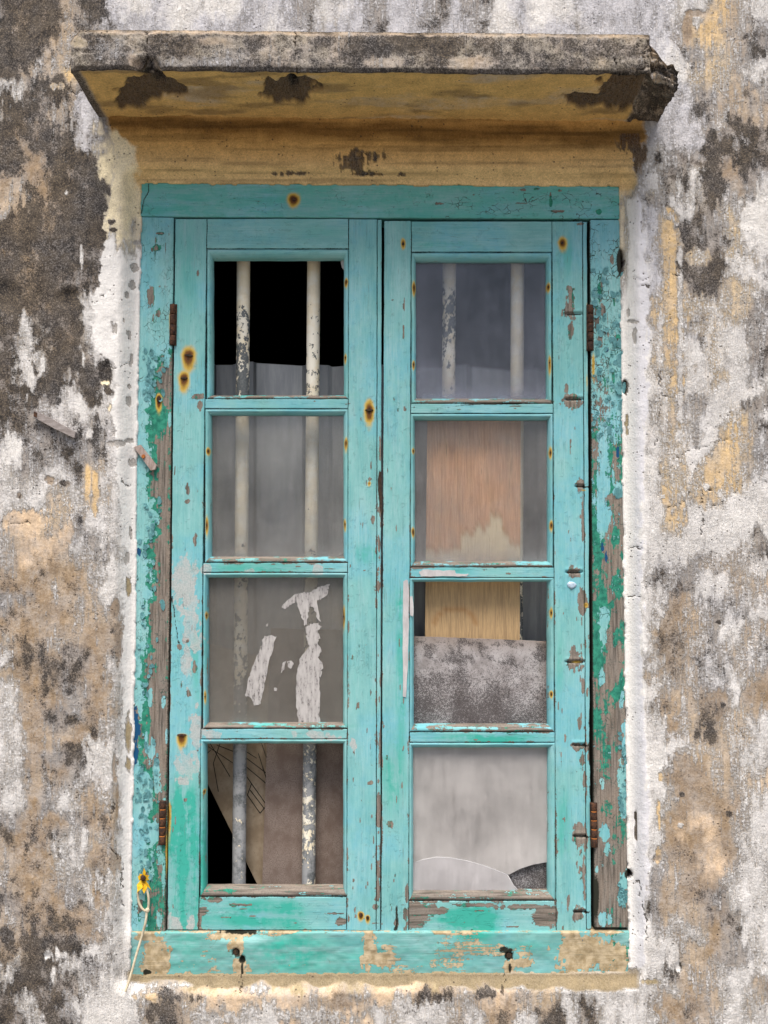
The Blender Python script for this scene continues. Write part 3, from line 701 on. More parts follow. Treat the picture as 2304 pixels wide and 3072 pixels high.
# ------------------------------------------------------------------ concrete hood over the window
def hood():
    xa = float(W3(206, 150, -HOOD_D)[0]); xr0 = float(W3(1948, 150, -HOOD_D)[0]); xr1 = float(W3(2062, 150, -HOOD_D)[0])
    zt = float(W3(1100, 103, -HOOD_D)[2]); zb = ZB
    xs = np.arange(xa, xr1 + .001, .003)
    per = [('top', .03, zt), ]
    ts = []
    for t in np.linspace(0, 1, 20): ts.append((0, t))
    for t in np.linspace(0, 1, 30)[1:]: ts.append((1, t))
    for t in np.linspace(0, 1, 75)[1:]: ts.append((2, t))
    n, k = len(xs), len(ts)
    X = np.repeat(xs[None, :], k, 0); Y = np.zeros((k, n)); Z = np.zeros((k, n))
    side = np.array([a for a, _ in ts])[:, None] * np.ones((1, n)); tt = np.array([b for _, b in ts])[:, None] * np.ones((1, n))
    e = np.clip((X - xr0) / (xr1 - xr0), 0, 1)
    rough = (fbm(X * 60, tt * 9 + side * 9, 4, 3) - .5)
    brk = sst(0, .12, e)
    d = HOOD_D * (1 - .10 * brk - .20 * e) - brk * rough * .035
    # stepped break line: top lump further back
    ztop = zt - .004 * brk - (e ** 1.15) * .044 - brk * (fbm(X * 45, tt * 0, 3, 9) - .5) * .02
    eL = np.clip((xa + .02 - X) / .02, 0, 1)
    ztop = ztop - eL * .014; d = d - eL * .012
    slope = (X - xa) / (xr1 - xa)
    ztop = ztop - slope * .010 + .009; zbf = zb - .010 * slope + .003
    Y = np.where(side == 0, .03 + (-d - .03) * tt, np.where(side == 1, -d, -d + (d + .012) * tt))
    Z = np.where(side == 0, ztop + .012 * (1 - tt), np.where(side == 1, ztop + (zbf - ztop) * tt, zbf + (zb - .003 - .008 * slope - zbf) * tt))
    px, py = P2(np.stack([X, Y, Z], -1))
    # rounded arrises + wobble
    fr = (side == 1)
    ed = np.minimum(tt, 1 - tt) * (zt - zb)
    Y = Y + np.where(fr, .003 * (1 - np.clip(ed / .006, 0, 1)) ** 2, 0)
    wob = (fbm(px / 90, py / 60, 4, 12) - .5) * .006 + (fbm(px / 14, py / 12, 4, 13) - .5) * .003
    Y = Y - np.where(fr, wob, 0); Z = Z + np.where(side == 2, wob + brk * rough * .02, 0) + np.where(side == 0, wob * .6, 0)
    # underside sags a little at its front lip, then the back curves down to the wall
    und = side == 2
    Z = Z - np.where(und, .006 * np.exp(-tt / .03), 0)
    # spalled patches, iron slots
    sp = [(455, 262, 88, 44), (870, 268, 88, 42), (1760, 300, 80, 26), (1900, 280, 120, 60), (400, 290, 60, 40), (520, 275, 55, 22)]
    S = np.zeros_like(X)
    for a in sp:
        rr = np.hypot((px - a[0]) / a[2], (py - a[1]) / a[3]) + (fbm(px / 26, py / 22, 4, 5) - .5) * .9
        S = np.maximum(S, 1 - sst(.82, 1.0, rr))
    S = S * und
    Z = Z + S * .008 + S * (fbm(px / 10, py / 8, 3, 6) - .5) * .008
    slot = np.maximum(np.exp(-(seg_dist(px, py, [(440, 195), (462, 215), (482, 245)]) / 11) ** 2), np.exp(-(seg_dist(px, py, [(876, 235), (884, 262)]) / 9) ** 2))
    Z = Z + slot * und * .034
    notch = ell(px, py, 440, 200, 34, 24, .6) * (fr | und)
    Y = Y + notch * fr * .016
    notch2 = ell(px, py, 1885, 235, 60, 30, .7) * (fr | und)
    Y = Y + notch2 * fr * .010; Z = Z + notch2 * und * .012
    # look
    T = np.zeros((k, n, 6)); T[:] = (.30, .265, .21, .20, .50, .4)
    def lay(a, ch):
        v = CH[ch]; nonlocal T
        T = T * (1 - a[..., None]) + np.array((*v[0], v[1], v[2], v[3])) * a[..., None]
    frm = fr * 1.0
    blot = fbm(px / 60, py / 40, 4, 71)
    lay(frm * sst(.40, .60, blot) * .9, 'k'); lay(frm * sst(.55, .72, fbm(px / 40, py / 60, 4, 72)) * .45, 'b')
    for cx, cy, rx, ry, ch in ((1200, 130, 150, 40, 'K'), (1330, 150, 60, 26, 'K'), (1490, 150, 22, 40, 'k'), (700, 170, 60, 30, 'G'), (760, 140, 40, 30, 'k'), (235, 130, 34, 24, 'S'), (1800, 150, 120, 30, 'k'),
                               (1420, 190, 80, 24, 'T'), (1150, 190, 60, 26, 'b'), (640, 125, 60, 14, 'T'), (330, 150, 60, 40, 'V'), (450, 150, 20, 40, 'k'), (600, 190, 150, 22, 'V'), (400, 180, 20, 24, 'T')):
        rr = np.hypot((px - cx) / rx, (py - cy) / ry) + (fbm(px / 20, py / 16, 4, int(cx)) - .5) * 1.1
        lay(frm * (1 - sst(.5, 1.15, rr)) * (.45 if ch in 'TV' else .7), ch)
    topedge = frm * (1 - sst(.02, .14, tt + (fbm(px / 30, py / 10, 3, 8) - .5) * .12)); lay(topedge * .75, 'T')
    lipd = frm * sst(.93, .98, tt); lay(lipd * .7, 'K')
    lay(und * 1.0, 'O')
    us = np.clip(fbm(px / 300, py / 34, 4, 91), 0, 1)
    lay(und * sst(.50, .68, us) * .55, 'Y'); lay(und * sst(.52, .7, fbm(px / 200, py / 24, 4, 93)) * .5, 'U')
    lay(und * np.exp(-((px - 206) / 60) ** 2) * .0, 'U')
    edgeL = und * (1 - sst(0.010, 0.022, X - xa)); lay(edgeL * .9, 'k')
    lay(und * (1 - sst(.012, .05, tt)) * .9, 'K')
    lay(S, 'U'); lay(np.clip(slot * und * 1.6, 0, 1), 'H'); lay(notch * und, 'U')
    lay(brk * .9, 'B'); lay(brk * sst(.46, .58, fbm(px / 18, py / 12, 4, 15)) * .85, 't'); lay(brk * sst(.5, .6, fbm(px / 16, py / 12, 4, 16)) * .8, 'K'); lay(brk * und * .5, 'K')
    lay((side == 0) * .7, 'D')
    ckk = np.zeros_like(X)
    for c in ([(436, 96), (442, 120), (438, 150), (446, 178)], [(886, 100), (888, 150), (882, 170), (894, 215)], [(1848, 175), (1852, 205), (1862, 216)], [(1945, 120), (1932, 165), (1938, 200), (1905, 225)], [(1948, 120), (1945, 200), (2010, 205)]):
        ckk = np.maximum(ckk, np.exp(-(seg_dist(px + (fbm(px / 9, py / 9, 3, 1) - .5) * 14, py, c) / 3.2) ** 2))
    Y = Y + ckk * fr * .004
    V = np.stack([X, Y, Z], -1).reshape(-1, 3)
    Qh = grid_quads(k, n)
    cov = np.stack([T[..., 3], T[..., 4], ckk, T[..., 5]], -1).reshape(-1, 4)
    bc = np.concatenate([T[..., :3], np.ones((k, n, 1))], -1).reshape(-1, 4)
    # end caps as fans
    for col, flip in ((0, False), (n - 1, True)):
        ids = np.arange(k) * n + col
        c = V[ids].mean(0); ci = len(V)
        V = np.vstack([V, c]); cov = np.vstack([cov, [.2, .6, 0, .3]]); bc = np.vstack([bc, [.25, .2, .15, 1]])
        f = np.stack([ids[:-1], ids[1:], np.full(k - 1, ci), np.full(k - 1, ci)], 1)
        f = f[:, :3]; f4 = f
        for a in f4:
            pass
        tri = f if flip else f[:, ::-1]
        Vt = V
        if col == 0: tris = tri
        else: tris = np.vstack([tris, tri])
    me_q = Qh
    # join quads and triangles
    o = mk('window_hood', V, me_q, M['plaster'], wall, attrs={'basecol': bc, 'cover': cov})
    me = o.data
    bm = bmesh.new(); bm.from_mesh(me); bm.verts.ensure_lookup_table()
    for a in tris:
        try:
            fce = bm.faces.new([bm.verts[int(i)] for i in a]); fce.smooth = True
        except ValueError: pass
    bmesh.ops.recalc_face_normals(bm, faces=bm.faces[:])
    bm.to_mesh(me); bm.free()
    tag(o, 'stained concrete slab hood with a broken right corner above the window')
    return o
hood()

# ------------------------------------------------------------------ painted timber: where the paint is gone
def tobl(py, pts):
    ys = [p[1] for p in pts]; xs = [p[0] for p in pts]
    return np.interp(py, ys, xs)

BARE = [ # cx, cy, rx, ry on the sashes
 (1712, 880, 10, 30), (1705, 935, 24, 26), (1712, 985, 10, 30), (1716, 1205, 30, 30), (1700, 1160, 6, 20), (1740, 1462, 14, 26), (1722, 1717, 24, 24), (1745, 1800, 16, 38), (1724, 1985, 26, 30), (1722, 1955, 12, 18),
 (1738, 2170, 6, 22), (1735, 2240, 24, 16), (1745, 2280, 10, 26), (1738, 2510, 20, 40), (1724, 2480, 6, 12), (1735, 2740, 22, 26), (1752, 2640, 6, 60), (1750, 2060, 5, 30), (1752, 2330, 5, 30),
 (592, 1190, 18, 10), (600, 1215, 8, 14), (594, 820, 5, 10), (562, 1465, 6, 22), (563, 1505, 7, 6), (586, 1620, 7, 22), (585, 2000, 8, 22), (556, 2400, 8, 6), (1107, 2350, 10, 9), (1110, 1437, 4, 6), (1118, 1560, 6, 14),
 (1170, 2475, 10, 12), (1110, 2350, 9, 8), (1215, 2735, 6, 22), (1190, 2770, 9, 10), (1214, 1225, 6, 12), (1179, 900, 6, 3), (1211, 920, 3, 30), (1210, 990, 3, 26), (1136, 2420, 6, 60), (1134, 2650, 5, 70), (1220, 2680, 7, 30),
 (1136, 1760, 4, 20), (1128, 2720, 12, 8), (1740, 672, 12, 4), (1700, 892, 4, 4), (1711, 1345, 3, 30), (1748, 1530, 3, 90), (1742, 2610, 8, 16), (1705, 2710, 5, 24), (1645, 1205, 16, 6), (1540, 1209, 14, 4),
 (560, 1920, 8, 10), (567, 2080, 8, 12), (597, 2340, 4, 40), (598, 2760, 6, 30), (1139, 1500, 4, 60), (1138, 1640, 4, 40), (1140, 1340, 3, 40), (1143, 2220, 3, 60), (540, 1940, 8, 10),
 (640, 2700, 30, 8), (720, 2715, 40, 5), (1000, 2740, 30, 5), (1020, 2765, 16, 14), (610, 2735, 12, 14), (1250, 2745, 26, 40), (1300, 2730, 40, 14), (1635, 2750, 36, 30), (1420, 2715, 60, 6), (1560, 2722, 60, 8),
]
_r = random.Random(12)
for _ in range(190):
    _side = _r.random()
    if _side < .30: _x = _r.choice([_r.uniform(1672, 1758), _r.uniform(1740, 1772)])
    elif _side < .50: _x = _r.choice([_r.uniform(1150, 1228), _r.uniform(1126, 1146)])
    elif _side < .66: _x = _r.uniform(1045, 1128)
    elif _side < .84: _x = _r.uniform(510, 612)
    else: _x = _r.uniform(620, 1660)
    _y = 700 + 2100 * _r.random() ** .45
    if _side >= .84: _y = _r.choice([1200, 1690, 2190, 2212, 2700, 2720, 2745, 2770, 1712, 1222]) + _r.uniform(-8, 12); BARE.append((_x, _y, _r.uniform(4, 22), _r.uniform(1.2, 3)))
    else: BARE.append((_x, _y, _r.uniform(1.0, 2.6), _r.uniform(3, 16)))
SMEAR = [(558, 1750, 36, 80), (574, 1870, 34, 80), (562, 1990, 16, 70), (552, 1700, 28, 30), (560, 2290, 36, 40), (590, 2180, 20, 60), (545, 2340, 24, 14), (620, 1708, 18, 18), (950, 1708, 22, 14), (750, 1712, 14, 10), (950, 2205, 40, 14), (635, 2203, 24, 14),
 (520, 2770, 24, 24), (575, 2770, 16, 20), (930, 2235, 20, 8), (1060, 2230, 10, 24), (880, 2200, 10, 20), (1000, 2215, 20, 8)]
GREEN = [(560, 2600, 70, 190, 1.3), (545, 2450, 50, 90, 1.0), (760, 2745, 110, 44, 1.1), (880, 2740, 40, 50, .8), (960, 700, 60, 20, .3), (1340, 735, 80, 14, .6), (1700, 770, 30, 40, .4), (760, 1704, 160, 14, .7), (1450, 2214, 150, 14, 1.3), (1340, 1720, 60, 14, .7),
 (1205, 2020, 16, 200, .9), (1200, 1790, 12, 60, .8), (1180, 2320, 30, 90, .9), (560, 800, 40, 160, .35), (1420, 2765, 66, 46, 2.0), (1320, 2760, 50, 30, .9), (1690, 2480, 20, 90, .7), (1680, 2000, 12, 90, .5), (1100, 1660, 30, 26, .8), (820, 1184, 200, 6, .8),
 (830, 2178, 200, 6, .9), (1440, 1205, 200, 5, .6), (600, 1980, 20, 120, .6), (900, 2880, 500, 50, .35), (880, 2850, 90, 50, .8), (1500, 2845, 200, 20, .4)]
RUST = [ # cx, cy, rx, ry, drip
 (880, 598, 30, 30, 1.0, 20), (566, 1066, 34, 42, 1.0, 60), (552, 1134, 26, 34, 1.0, 60), (1108, 1232, 25, 52, 1.0, 30), (1209, 730, 12, 25, .9, 10), (1687, 728, 22, 28, .9, 20), (545, 2212, 26, 16, .95, 60),
 (1083, 2745, 16, 16, 1.0, 20), (1103, 2753, 11, 13, 1.0, 20), (477, 1196, 14, 22, 1.2, 60),
 (1038, 845, 9, 16, .95, 20), (1036, 1072, 7, 20, .8, 20), (624, 1353, 9, 18, 1.0, 6), (620, 1575, 8, 42, .95, 20), (1038, 1328, 9, 24, .9, 30), (1035, 1572, 7, 26, .8, 20), (1242, 862, 9, 28, .95, 20), (1241, 1093, 7, 18, .95, 20),
 (1646, 860, 8, 22, .85, 10), (1649, 1088, 7, 34, .8, 40), (1240, 1352, 8, 14, .85, 8), (1239, 1596, 8, 20, .95, 10), (1652, 1357, 8, 26, .9, 10), (1654, 1575, 8, 22, .95, 10), (1654, 1838, 8, 26, .9, 10), (1654, 2082, 8, 16, .95, 10),
 (1031, 1850, 6, 50, .8, 20), (619, 1846, 6, 20, .8, 6), (615, 2090, 6, 34, .85, 6), (612, 2375, 6, 12, .9, 6), (1765, 915, 8, 16, .7, 10), (1780, 1090, 8, 60, .65, 60), (508, 2440, 10, 60, .7, 120), (1760, 1140, 4, 40, .5, 30),
 (1750, 1470, 12, 4, .7, 3), (1730, 1985, 26, 5, .7, 3), (1758, 1815, 10, 10, .8, 5), (1108, 1450, 8, 10, .8, 10), (510, 960, 6, 60, .5, 30), (500, 2560, 6, 120, .5, 60)]
NOTCH = [(1722, 941, 26), (1722, 1197, 28), (1748, 1458, 24), (1722, 1716, 26), (1726, 1985, 30), (1744, 2235, 26), (1744, 2508, 26), (1745, 2735, 26)]

def islands(px, py, lst, seed=0, jit=.9):
    out = np.zeros(np.shape(px))
    for a in lst:
        cx, cy, rx, ry = a[:4]
        m = (np.abs(px - cx) < rx * 2 + 6) & (np.abs(py - cy) < ry * 2 + 6)
        if not m.any(): continue
        x = px[m]; y = py[m]
        rr = np.hypot((x - cx) / rx, (y - cy) / ry) + (fbm(x / 7, y / 11, 3, int(cx) + seed) - .5) * jit + (fbm(x / 16, y / 30, 2, int(cy) + seed) - .5) * jit
        out[m] = np.maximum(out[m], 1 - sst(.45, 1.35, rr))
    return out

def fields(kind, px, py, ed):
    """ed: distance in mm to the nearest edge of the piece"""
    z = np.zeros(np.shape(px))
    top = 1.04 + z; und = .55 + z; crk = z.copy(); grn = z.copy()
    rust = z.copy(); smear = z.copy(); dirt_shade = z.copy(); blue = z.copy()
    lowf = fbm(px / 130, py / 170, 3, 201)
    if kind == 'left_jamb':
        s = (px - FR['l'](py)) / 102.0                      # 0 outer edge .. 1 inner edge
        b = tobl(py, [(1.3, 650), (1.3, 1000), (1.15, 1040), (.62, 1070), (.42, 1180), (.30, 1230), (.34, 1300), (.42, 1380), (.34, 1480), (.55, 1500), (.60, 1600), (.30, 1630), (.50, 1740), (.42, 1800), (.33, 1850), (.38, 1950), (.22, 2040), (.30, 2090),
                          (.30, 2140), (.16, 2180), (.22, 2300), (.55, 2330), (.55, 2560), (.62, 2600), (.55, 2660), (.42, 2720), (.5, 2800)])
        wb = (fbm(px / 22, py / 16, 4, 301) - .5) * .5
        t = (b - .05 + wb - s)
        top = .5 + t * 3.2
        top = np.where(py < 1010, 1.0 - .30 * sst(.55, .7, fbm(px / 20, py / 34, 3, 9)) - .12 * sst(850, 1000, py), top)
        isl = islands(px, py, [(490, 1050, 18, 12), (500, 1080, 10, 26), (455, 1100, 14, 26), (448, 1160, 9, 20), (508, 1260, 6, 24), (470, 1560, 8, 12), (450, 2090, 8, 30), (490, 2110, 6, 24), (452, 2250, 14, 40), (470, 2330, 14, 60), (440, 2400, 20, 60), (490, 2450, 10, 50),
                                (478, 2560, 8, 50), (490, 2620, 6, 60), (425, 2750, 14, 24), (478, 2760, 10, 30), (455, 2500, 30, 40), (436, 2650, 14, 60), (440, 2230, 7, 40), (500, 2210, 6, 30)], 5)
        top = np.maximum(top, isl * .95)
        hol = islands(px, py, [(467, 745, 13, 12), (451, 887, 12, 30), (475, 940, 8, 14), (437, 2630, 14, 16), (446, 2690, 8, 14), (420, 2720, 10, 30), (395, 870, 4, 8), (480, 700, 10, 3), (478, 860, 4, 3)], 7)
        top = top - hol * 1.4
        und = .24 + .60 * np.exp(-(t / .16) ** 2) * (t < .4) + .50 * sst(.52, .68, fbm(px / 18, py / 70, 4, 302)) * (1 - sst(.55, .8, s)) + .16 * np.exp(-((s - .95) / .05) ** 2)
        und = np.where(py < 1000, und + .2, und) + .5 * ell(px, py, 470, 1250, 40, 60, .8) + .2 * sst(2300, 2500, py)
        und = und - hol * .6
        crk = .42 * sst(650, 760, py) + .25 * lowf
        blue = islands(px, py, [(405, 2180, 14, 60), (403, 2270, 10, 40), (416, 1655, 8, 20), (404, 1590, 6, 8), (402, 1730, 6, 14)], 3) * 1.6 - .2
        top = top - np.clip(blue, 0, 1) * 1.4; und = und - np.clip(blue, 0, 1)
        dirt_shade += .6 * np.exp(-np.clip((1 - s) * 102, 0, 99) / 5)
    elif kind == 'right_jamb':
        s = (px - (1769 + (py - 659) * 14 / 2123.)) / 96.0     # 0 inner .. 1 outer
        n = (fbm(px / 20, py / 24, 4, 311) - .5)
        dens = tobl(py, [(1.05, 650), (1.0, 760), (.92, 850), (.80, 950), (.70, 1050), (.62, 1150), (.50, 1200), (.36, 1300), (.30, 1400), (.10, 1650), (.02, 1900), (.0, 2800)])
        top = dens + n * .8 * sst(760, 1000, py) + .05
        col1 = np.exp(-((s - .36 - (fbm(py * 0, py / 70, 3, 5) - .5) * .35) / .20) ** 2) * sst(1230, 1280, py) * (1 - sst(1580, 1660, py)) * .85
        top = np.maximum(top, col1 + n * .5)
        isl = islands(px, py, [(1855, 1090, 22, 46), (1850, 1170, 20, 50), (1860, 1250, 12, 46), (1856, 1475, 16, 24), (1800, 1300, 16, 22), (1812, 1360, 18, 40), (1815, 1450, 18, 40), (1822, 1560, 14, 60), (1810, 1880, 16, 60), (1816, 1850, 14, 30),
                                (1806, 2035, 9, 22), (1866, 2085, 6, 14), (1864, 2110, 8, 20), (1872, 2180, 12, 18), (1876, 2250, 10, 50), (1866, 2350, 14, 70), (1872, 2430, 12, 40), (1866, 2670, 12, 50), (1815, 2500, 16, 30), (1806, 2350, 8, 22), (1822, 2545, 10, 24), (1806, 2760, 12, 24), (1828, 2755, 8, 18),
                                (1870, 1190, 8, 60), (1880, 2270, 7, 100), (1877, 2640, 6, 40), (1790, 1240, 10, 20), (1862, 1010, 16, 40), (1790, 2610, 5, 10)], 11)
        top = np.maximum(top, isl * 1.0)
        hol = islands(px, py, [(1853, 1020, 8, 22), (1800, 870, 8, 30), (1842, 900, 4, 16), (1790, 960, 8, 40), (1810, 930, 8, 20), (1836, 780, 5, 14), (1800, 1020, 8, 20), (1840, 1130, 5, 20)], 12)
        top -= hol * 1.2
        und = .16 + .5 * sst(.48, .64, fbm(px / 26, py / 80, 4, 313)) * (1 - .35 * sst(1700, 2100, py)) + .30 * np.exp(-((s - .18) / .2) ** 2) * sst(1250, 1400, py) * (1 - sst(2250, 2400, py)) + .2 * np.exp(-((s - .5) / .3) ** 2) * sst(1200, 1300, py) * (1 - sst(1700, 1900, py))
        und = und + .4 * islands(px, py, [(1800, 1950, 20, 60), (1790, 1600, 14, 90), (1850, 2070, 20, 50), (1820, 2420, 24, 30), (1790, 1300, 20, 30)], 4)
        crk = .80 * sst(640, 720, py) * (1 - sst(1150, 1300, py)) + .55 * sst(1150, 1300, py)
        crk = crk + .1
        blue = islands(px, py, [(1884, 2370, 5, 40), (1806, 1640, 5, 14), (1818, 1670, 4, 20), (1853, 1360, 4, 16), (1820, 1050, 5, 6), (1888, 2600, 4, 60)], 3) * 1.6 - .2
        und = und - np.clip(blue, 0, 1); top = top - np.clip(blue, 0, 1)
        dirt_shade += .75 * np.exp(-np.clip(s * 96, 0, 99) / 4)
        dirt_shade += 1.2 * ell(px, py, 1862, 785, 12, 40, .6) + 1.2 * ell(px, py, 1874, 1160, 10, 28, .6) + 1.2 * ell(px, py, 1886, 2622, 12, 14, .6)  # jamb darkened inside the plaster holes, shade painted in
        dirt_shade += .9 * ell(px, py, 1790, 2690, 7, 60, .6)
    elif kind == 'head':
        crk = .34 + .34 * sst(1150, 1500, px) + .25 * (lowf - .5) - .25 * (1 - sst(560, 590, py))
        top = 1.06 - .04 * lowf
        top -= islands(px, py, [(1320, 612, 16, 6), (1570, 570, 14, 4), (1610, 567, 10, 4), (1680, 572, 9, 6), (1790, 580, 8, 5), (1420, 585, 6, 2), (1560, 610, 20, 3), (1080, 620, 12, 3)], 2) * .75
        grn += .62  # greener head: yellow bounce light painted into the colour
        und = .3
        und = und + z + 1.0 * islands(px, py, [(1652, 610, 14, 20), (1795, 635, 8, 8)], 3)
        top -= islands(px, py, [(1652, 605, 5, 22), (1680, 634, 22, 4), (1795, 635, 8, 8)], 3) * 1.3
        dirt_shade += .75 * np.exp(-(seg_dist(px, py, [(446, 552), (446, 575), (432, 600), (424, 640)]) / 2.6) ** 2)
    elif kind == 'sill':
        big = fbm(px / 90, py / 50, 4, 401)
        top = 1.02 - .50 * sst(.62, .72, big + .09 * sst(1150, 1300, px) * (1 - sst(1450, 1600, px))) + (fbm(px / 20, py / 16, 4, 402) - .5) * .25
        bare = islands(px, py, [(470, 2870, 40, 60), (440, 2812, 40, 10), (1780, 2860, 100, 60), (1715, 2850, 34, 60), (1860, 2880, 40, 40), (700, 2806, 70, 14), (710, 2838, 26, 20), (725, 2900, 26, 30), (1110, 2850, 26, 60), (1150, 2880, 40, 24), (1530, 2900, 18, 30),
                                  (1100, 2926, 700, 4), (1570, 2890, 30, 16)], 3)
        top -= bare * 1.3
        top -= .45 * np.exp(-np.clip(py - 2797, 0, 999) / 4)
        und = z + .1 + .5 * islands(px, py, [(1870, 2812, 40, 26), (400, 2880, 10, 40), (1885, 2850, 12, 60)], 9)
        dirt_shade += islands(px, py, [(707, 2856, 14, 14), (727, 2880, 10, 14), (1527, 2866, 14, 14), (1520, 2850, 26, 12), (445, 2916, 16, 8), (726, 2910, 5, 24), (1530, 2900, 4, 14), (722, 2800, 60, 8)], 5) * 1.0  # includes the sill holes, their shade painted dark
        grn += .25 * lowf
        crk = .25 + z
    else:
        top = 1.03 + (fbm(px / 40, py / 60, 3, 501) - .5) * .12 + z
        edge = np.exp(-ed / 3.5)
        wear = sst(.42, .66, fbm(px / 34, py / 60, 4, 503))
        top -= edge * wear * .80 * (.35 + .65 * sst(1100, 1800, py))
        top -= islands(px, py, BARE, 1) * .95
        if kind == 'bead_bottom': top -= .40 + .38 * sst(.4, .6, fbm(px / 60, py / 8, 3, 5)) + .25 * sst(2400, 2600, py)
        if kind == 'rail_bottom': top -= .22 * sst(1200, 1240, px) * fbm(px / 60, py / 8, 3, 56) + .10 * sst(.4, .6, fbm(px / 70, py / 14, 3, 55)) * sst(1200, 1240, px) + .30 * np.exp(-np.minimum(np.abs(px - 1230), np.abs(px - 1668)) / 26) * (px > 1200)
        top += 0 * z
        und = .20 + .2 * lowf
        crk = z + .02
        dirt_shade += .66 * np.exp(-ed / 1.3) * (.45 + .7 * fbm(px / 30, py / 40, 3, 505))
        grn += .20 * lowf
        if kind == 'stile_far_right': top -= .2 * sst(.55, .7, fbm(px / 8, py / 60, 3, 77)) * sst(2000, 2400, py)
        for (cx, cy, w) in NOTCH:
            dirt_shade += .9 * np.exp(-((py - cy - 2) / 2.6) ** 2) * (np.abs(px - cx) < w * .85)
        dirt_shade += islands(px, py, [(1418, 2792, 7, 8), (1560, 2795, 3, 14), (1190, 2755, 4, 40), (1185, 2790, 5, 14), (1770, 2250, 4, 120)], 5) * .8
        dirt_shade += .7 * np.exp(-(seg_dist(px + 6 * (fbm(px / 9, py / 9, 2, 3) - .5), py, [(516, 1790), (524, 1860), (536, 1930)]) / 2.6) ** 2)
        dirt_shade += .55 * np.exp(-(seg_dist(px, py + 5 * (fbm(px / 9, py / 9, 2, 3) - .5), [(1290, 1234), (1340, 1222), (1400, 1214), (1560, 1210)]) / 1.8) ** 2)
    for (cx, cy, rx, ry, a) in GREEN: grn += a * ell(px, py, cx, cy, rx, ry, .7)
    if kind not in ('left_jamb', 'right_jamb', 'head', 'sill'):
        smear = islands(px, py, SMEAR, 2, 1.1) * 1.0
    for (cx, cy, rx, ry, a, dr) in RUST:
        m = (np.abs(px - cx) < rx * 1.6 + 2) & (py > cy - ry * 1.6) & (py < cy + ry * 1.6 + dr)
        if not m.any(): continue
        x = px[m]; y = py[m]
        yy = np.where(y > cy, (y - cy) / (ry + dr * .6), (y - cy) / ry)
        r = np.hypot((x - cx) / rx, yy)
        rust[m] = np.maximum(rust[m], a * np.exp(-(r / .62) ** 2) * 1.1)
    return (np.stack([top, und + z, crk + z, np.clip(grn, 0, 2)], -1), np.stack([rust, smear, dirt_shade, np.clip(blue, 0, 2)], -1))

def board(name, quad, y0, th, mat, kind, parent, res=.0022, rnd=.0016, dispf=None, wav=.0004):
    quad = np.array(quad, float)
    c = W3(quad[:, 0], quad[:, 1], y0)
    w = max(np.linalg.norm(c[1] - c[0]), np.linalg.norm(c[2] - c[3])); h = max(np.linalg.norm(c[3] - c[0]), np.linalg.norm(c[2] - c[1]))
    nc = max(4, int(w / res) + 1); nr = max(4, int(h / res) + 1)
    # extra columns at the very edge for a crisp arris
    s = np.linspace(0, 1, nc); t = np.linspace(0, 1, nr)
    s = np.unique(np.concatenate([s, [.0006 / w, .0014 / w, 1 - .0014 / w, 1 - .0006 / w]])); t = np.unique(np.concatenate([t, [.0006 / h, .0014 / h, 1 - .0014 / h, 1 - .0006 / h]]))
    S, Tt = np.meshgrid(s, t); nr, nc = S.shape
    def bl(i): return (quad[0, i] * (1 - S) + quad[1, i] * S) * (1 - Tt) + (quad[3, i] * (1 - S) + quad[2, i] * S) * Tt
    px, py = bl(0), bl(1)
    V = W3(px, py, y0)
    ed = np.minimum(np.minimum(S, 1 - S) * w, np.minimum(Tt, 1 - Tt) * h)
    q = np.clip(1 - ed / rnd, 0, 1)
    V[..., 1] += rnd * (1 - np.sqrt(np.clip(1 - q * q, 0, 1)))
    # arris wobble (worn, hand-planed timber)
    wobx = (fbm(px / 40, py / 40, 3, 600) - .5) * .0012
    V[..., 0] += wobx; V[..., 2] += (fbm(px / 40, py / 40, 3, 601) - .5) * .0010
    V[..., 1] += (fbm(px / 120, py / 150, 3, 602) - .5) * wav * 2
    if dispf is not None: V[..., 1] += dispf(px, py)
    m1, m2 = fields(kind, px, py, ed * 1000)
    Q = grid_quads(nr, nc)[:, ::-1]
    idx = np.arange(nr * nc).reshape(nr, nc)
    loop = np.concatenate([idx[0, :], idx[1:, -1], idx[-1, -2::-1], idx[-2:0:-1, 0]])
    Vf = V.reshape(-1, 3); n0 = len(Vf)
    a = Vf[loop]; bk = a.copy(); bk[:, 1] = y0 + th
    VV = np.vstack([Vf, a, bk]); k = len(loop); i = np.arange(k); j = (i + 1) % k
    sk = np.stack([n0 + i, n0 + j, n0 + k + j, n0 + k + i], 1)[:, ::-1]
    m1 = m1.reshape(-1, 4); m2 = m2.reshape(-1, 4)
    A1 = np.vstack([m1, m1[loop], m1[loop]]); A2 = np.vstack([m2, m2[loop], m2[loop]])
    b0 = len(VV)
    cs_ = [VV[n0 + k + int(np.where(loop == idx[a_, b_])[0][0])] for a_, b_ in ((0, 0), (0, -1), (-1, -1), (-1, 0))]
    VV = np.vstack([VV, cs_]); A1 = np.vstack([A1, m1[:4]]); A2 = np.vstack([A2, m2[:4]])
    QQ = np.vstack([Q[:, ::-1][:, ::-1], sk, [[b0, b0 + 1, b0 + 2, b0 + 3]]])
    return mk(name, VV, QQ, mat, parent, True, {'m1': A1, 'm2': A2})

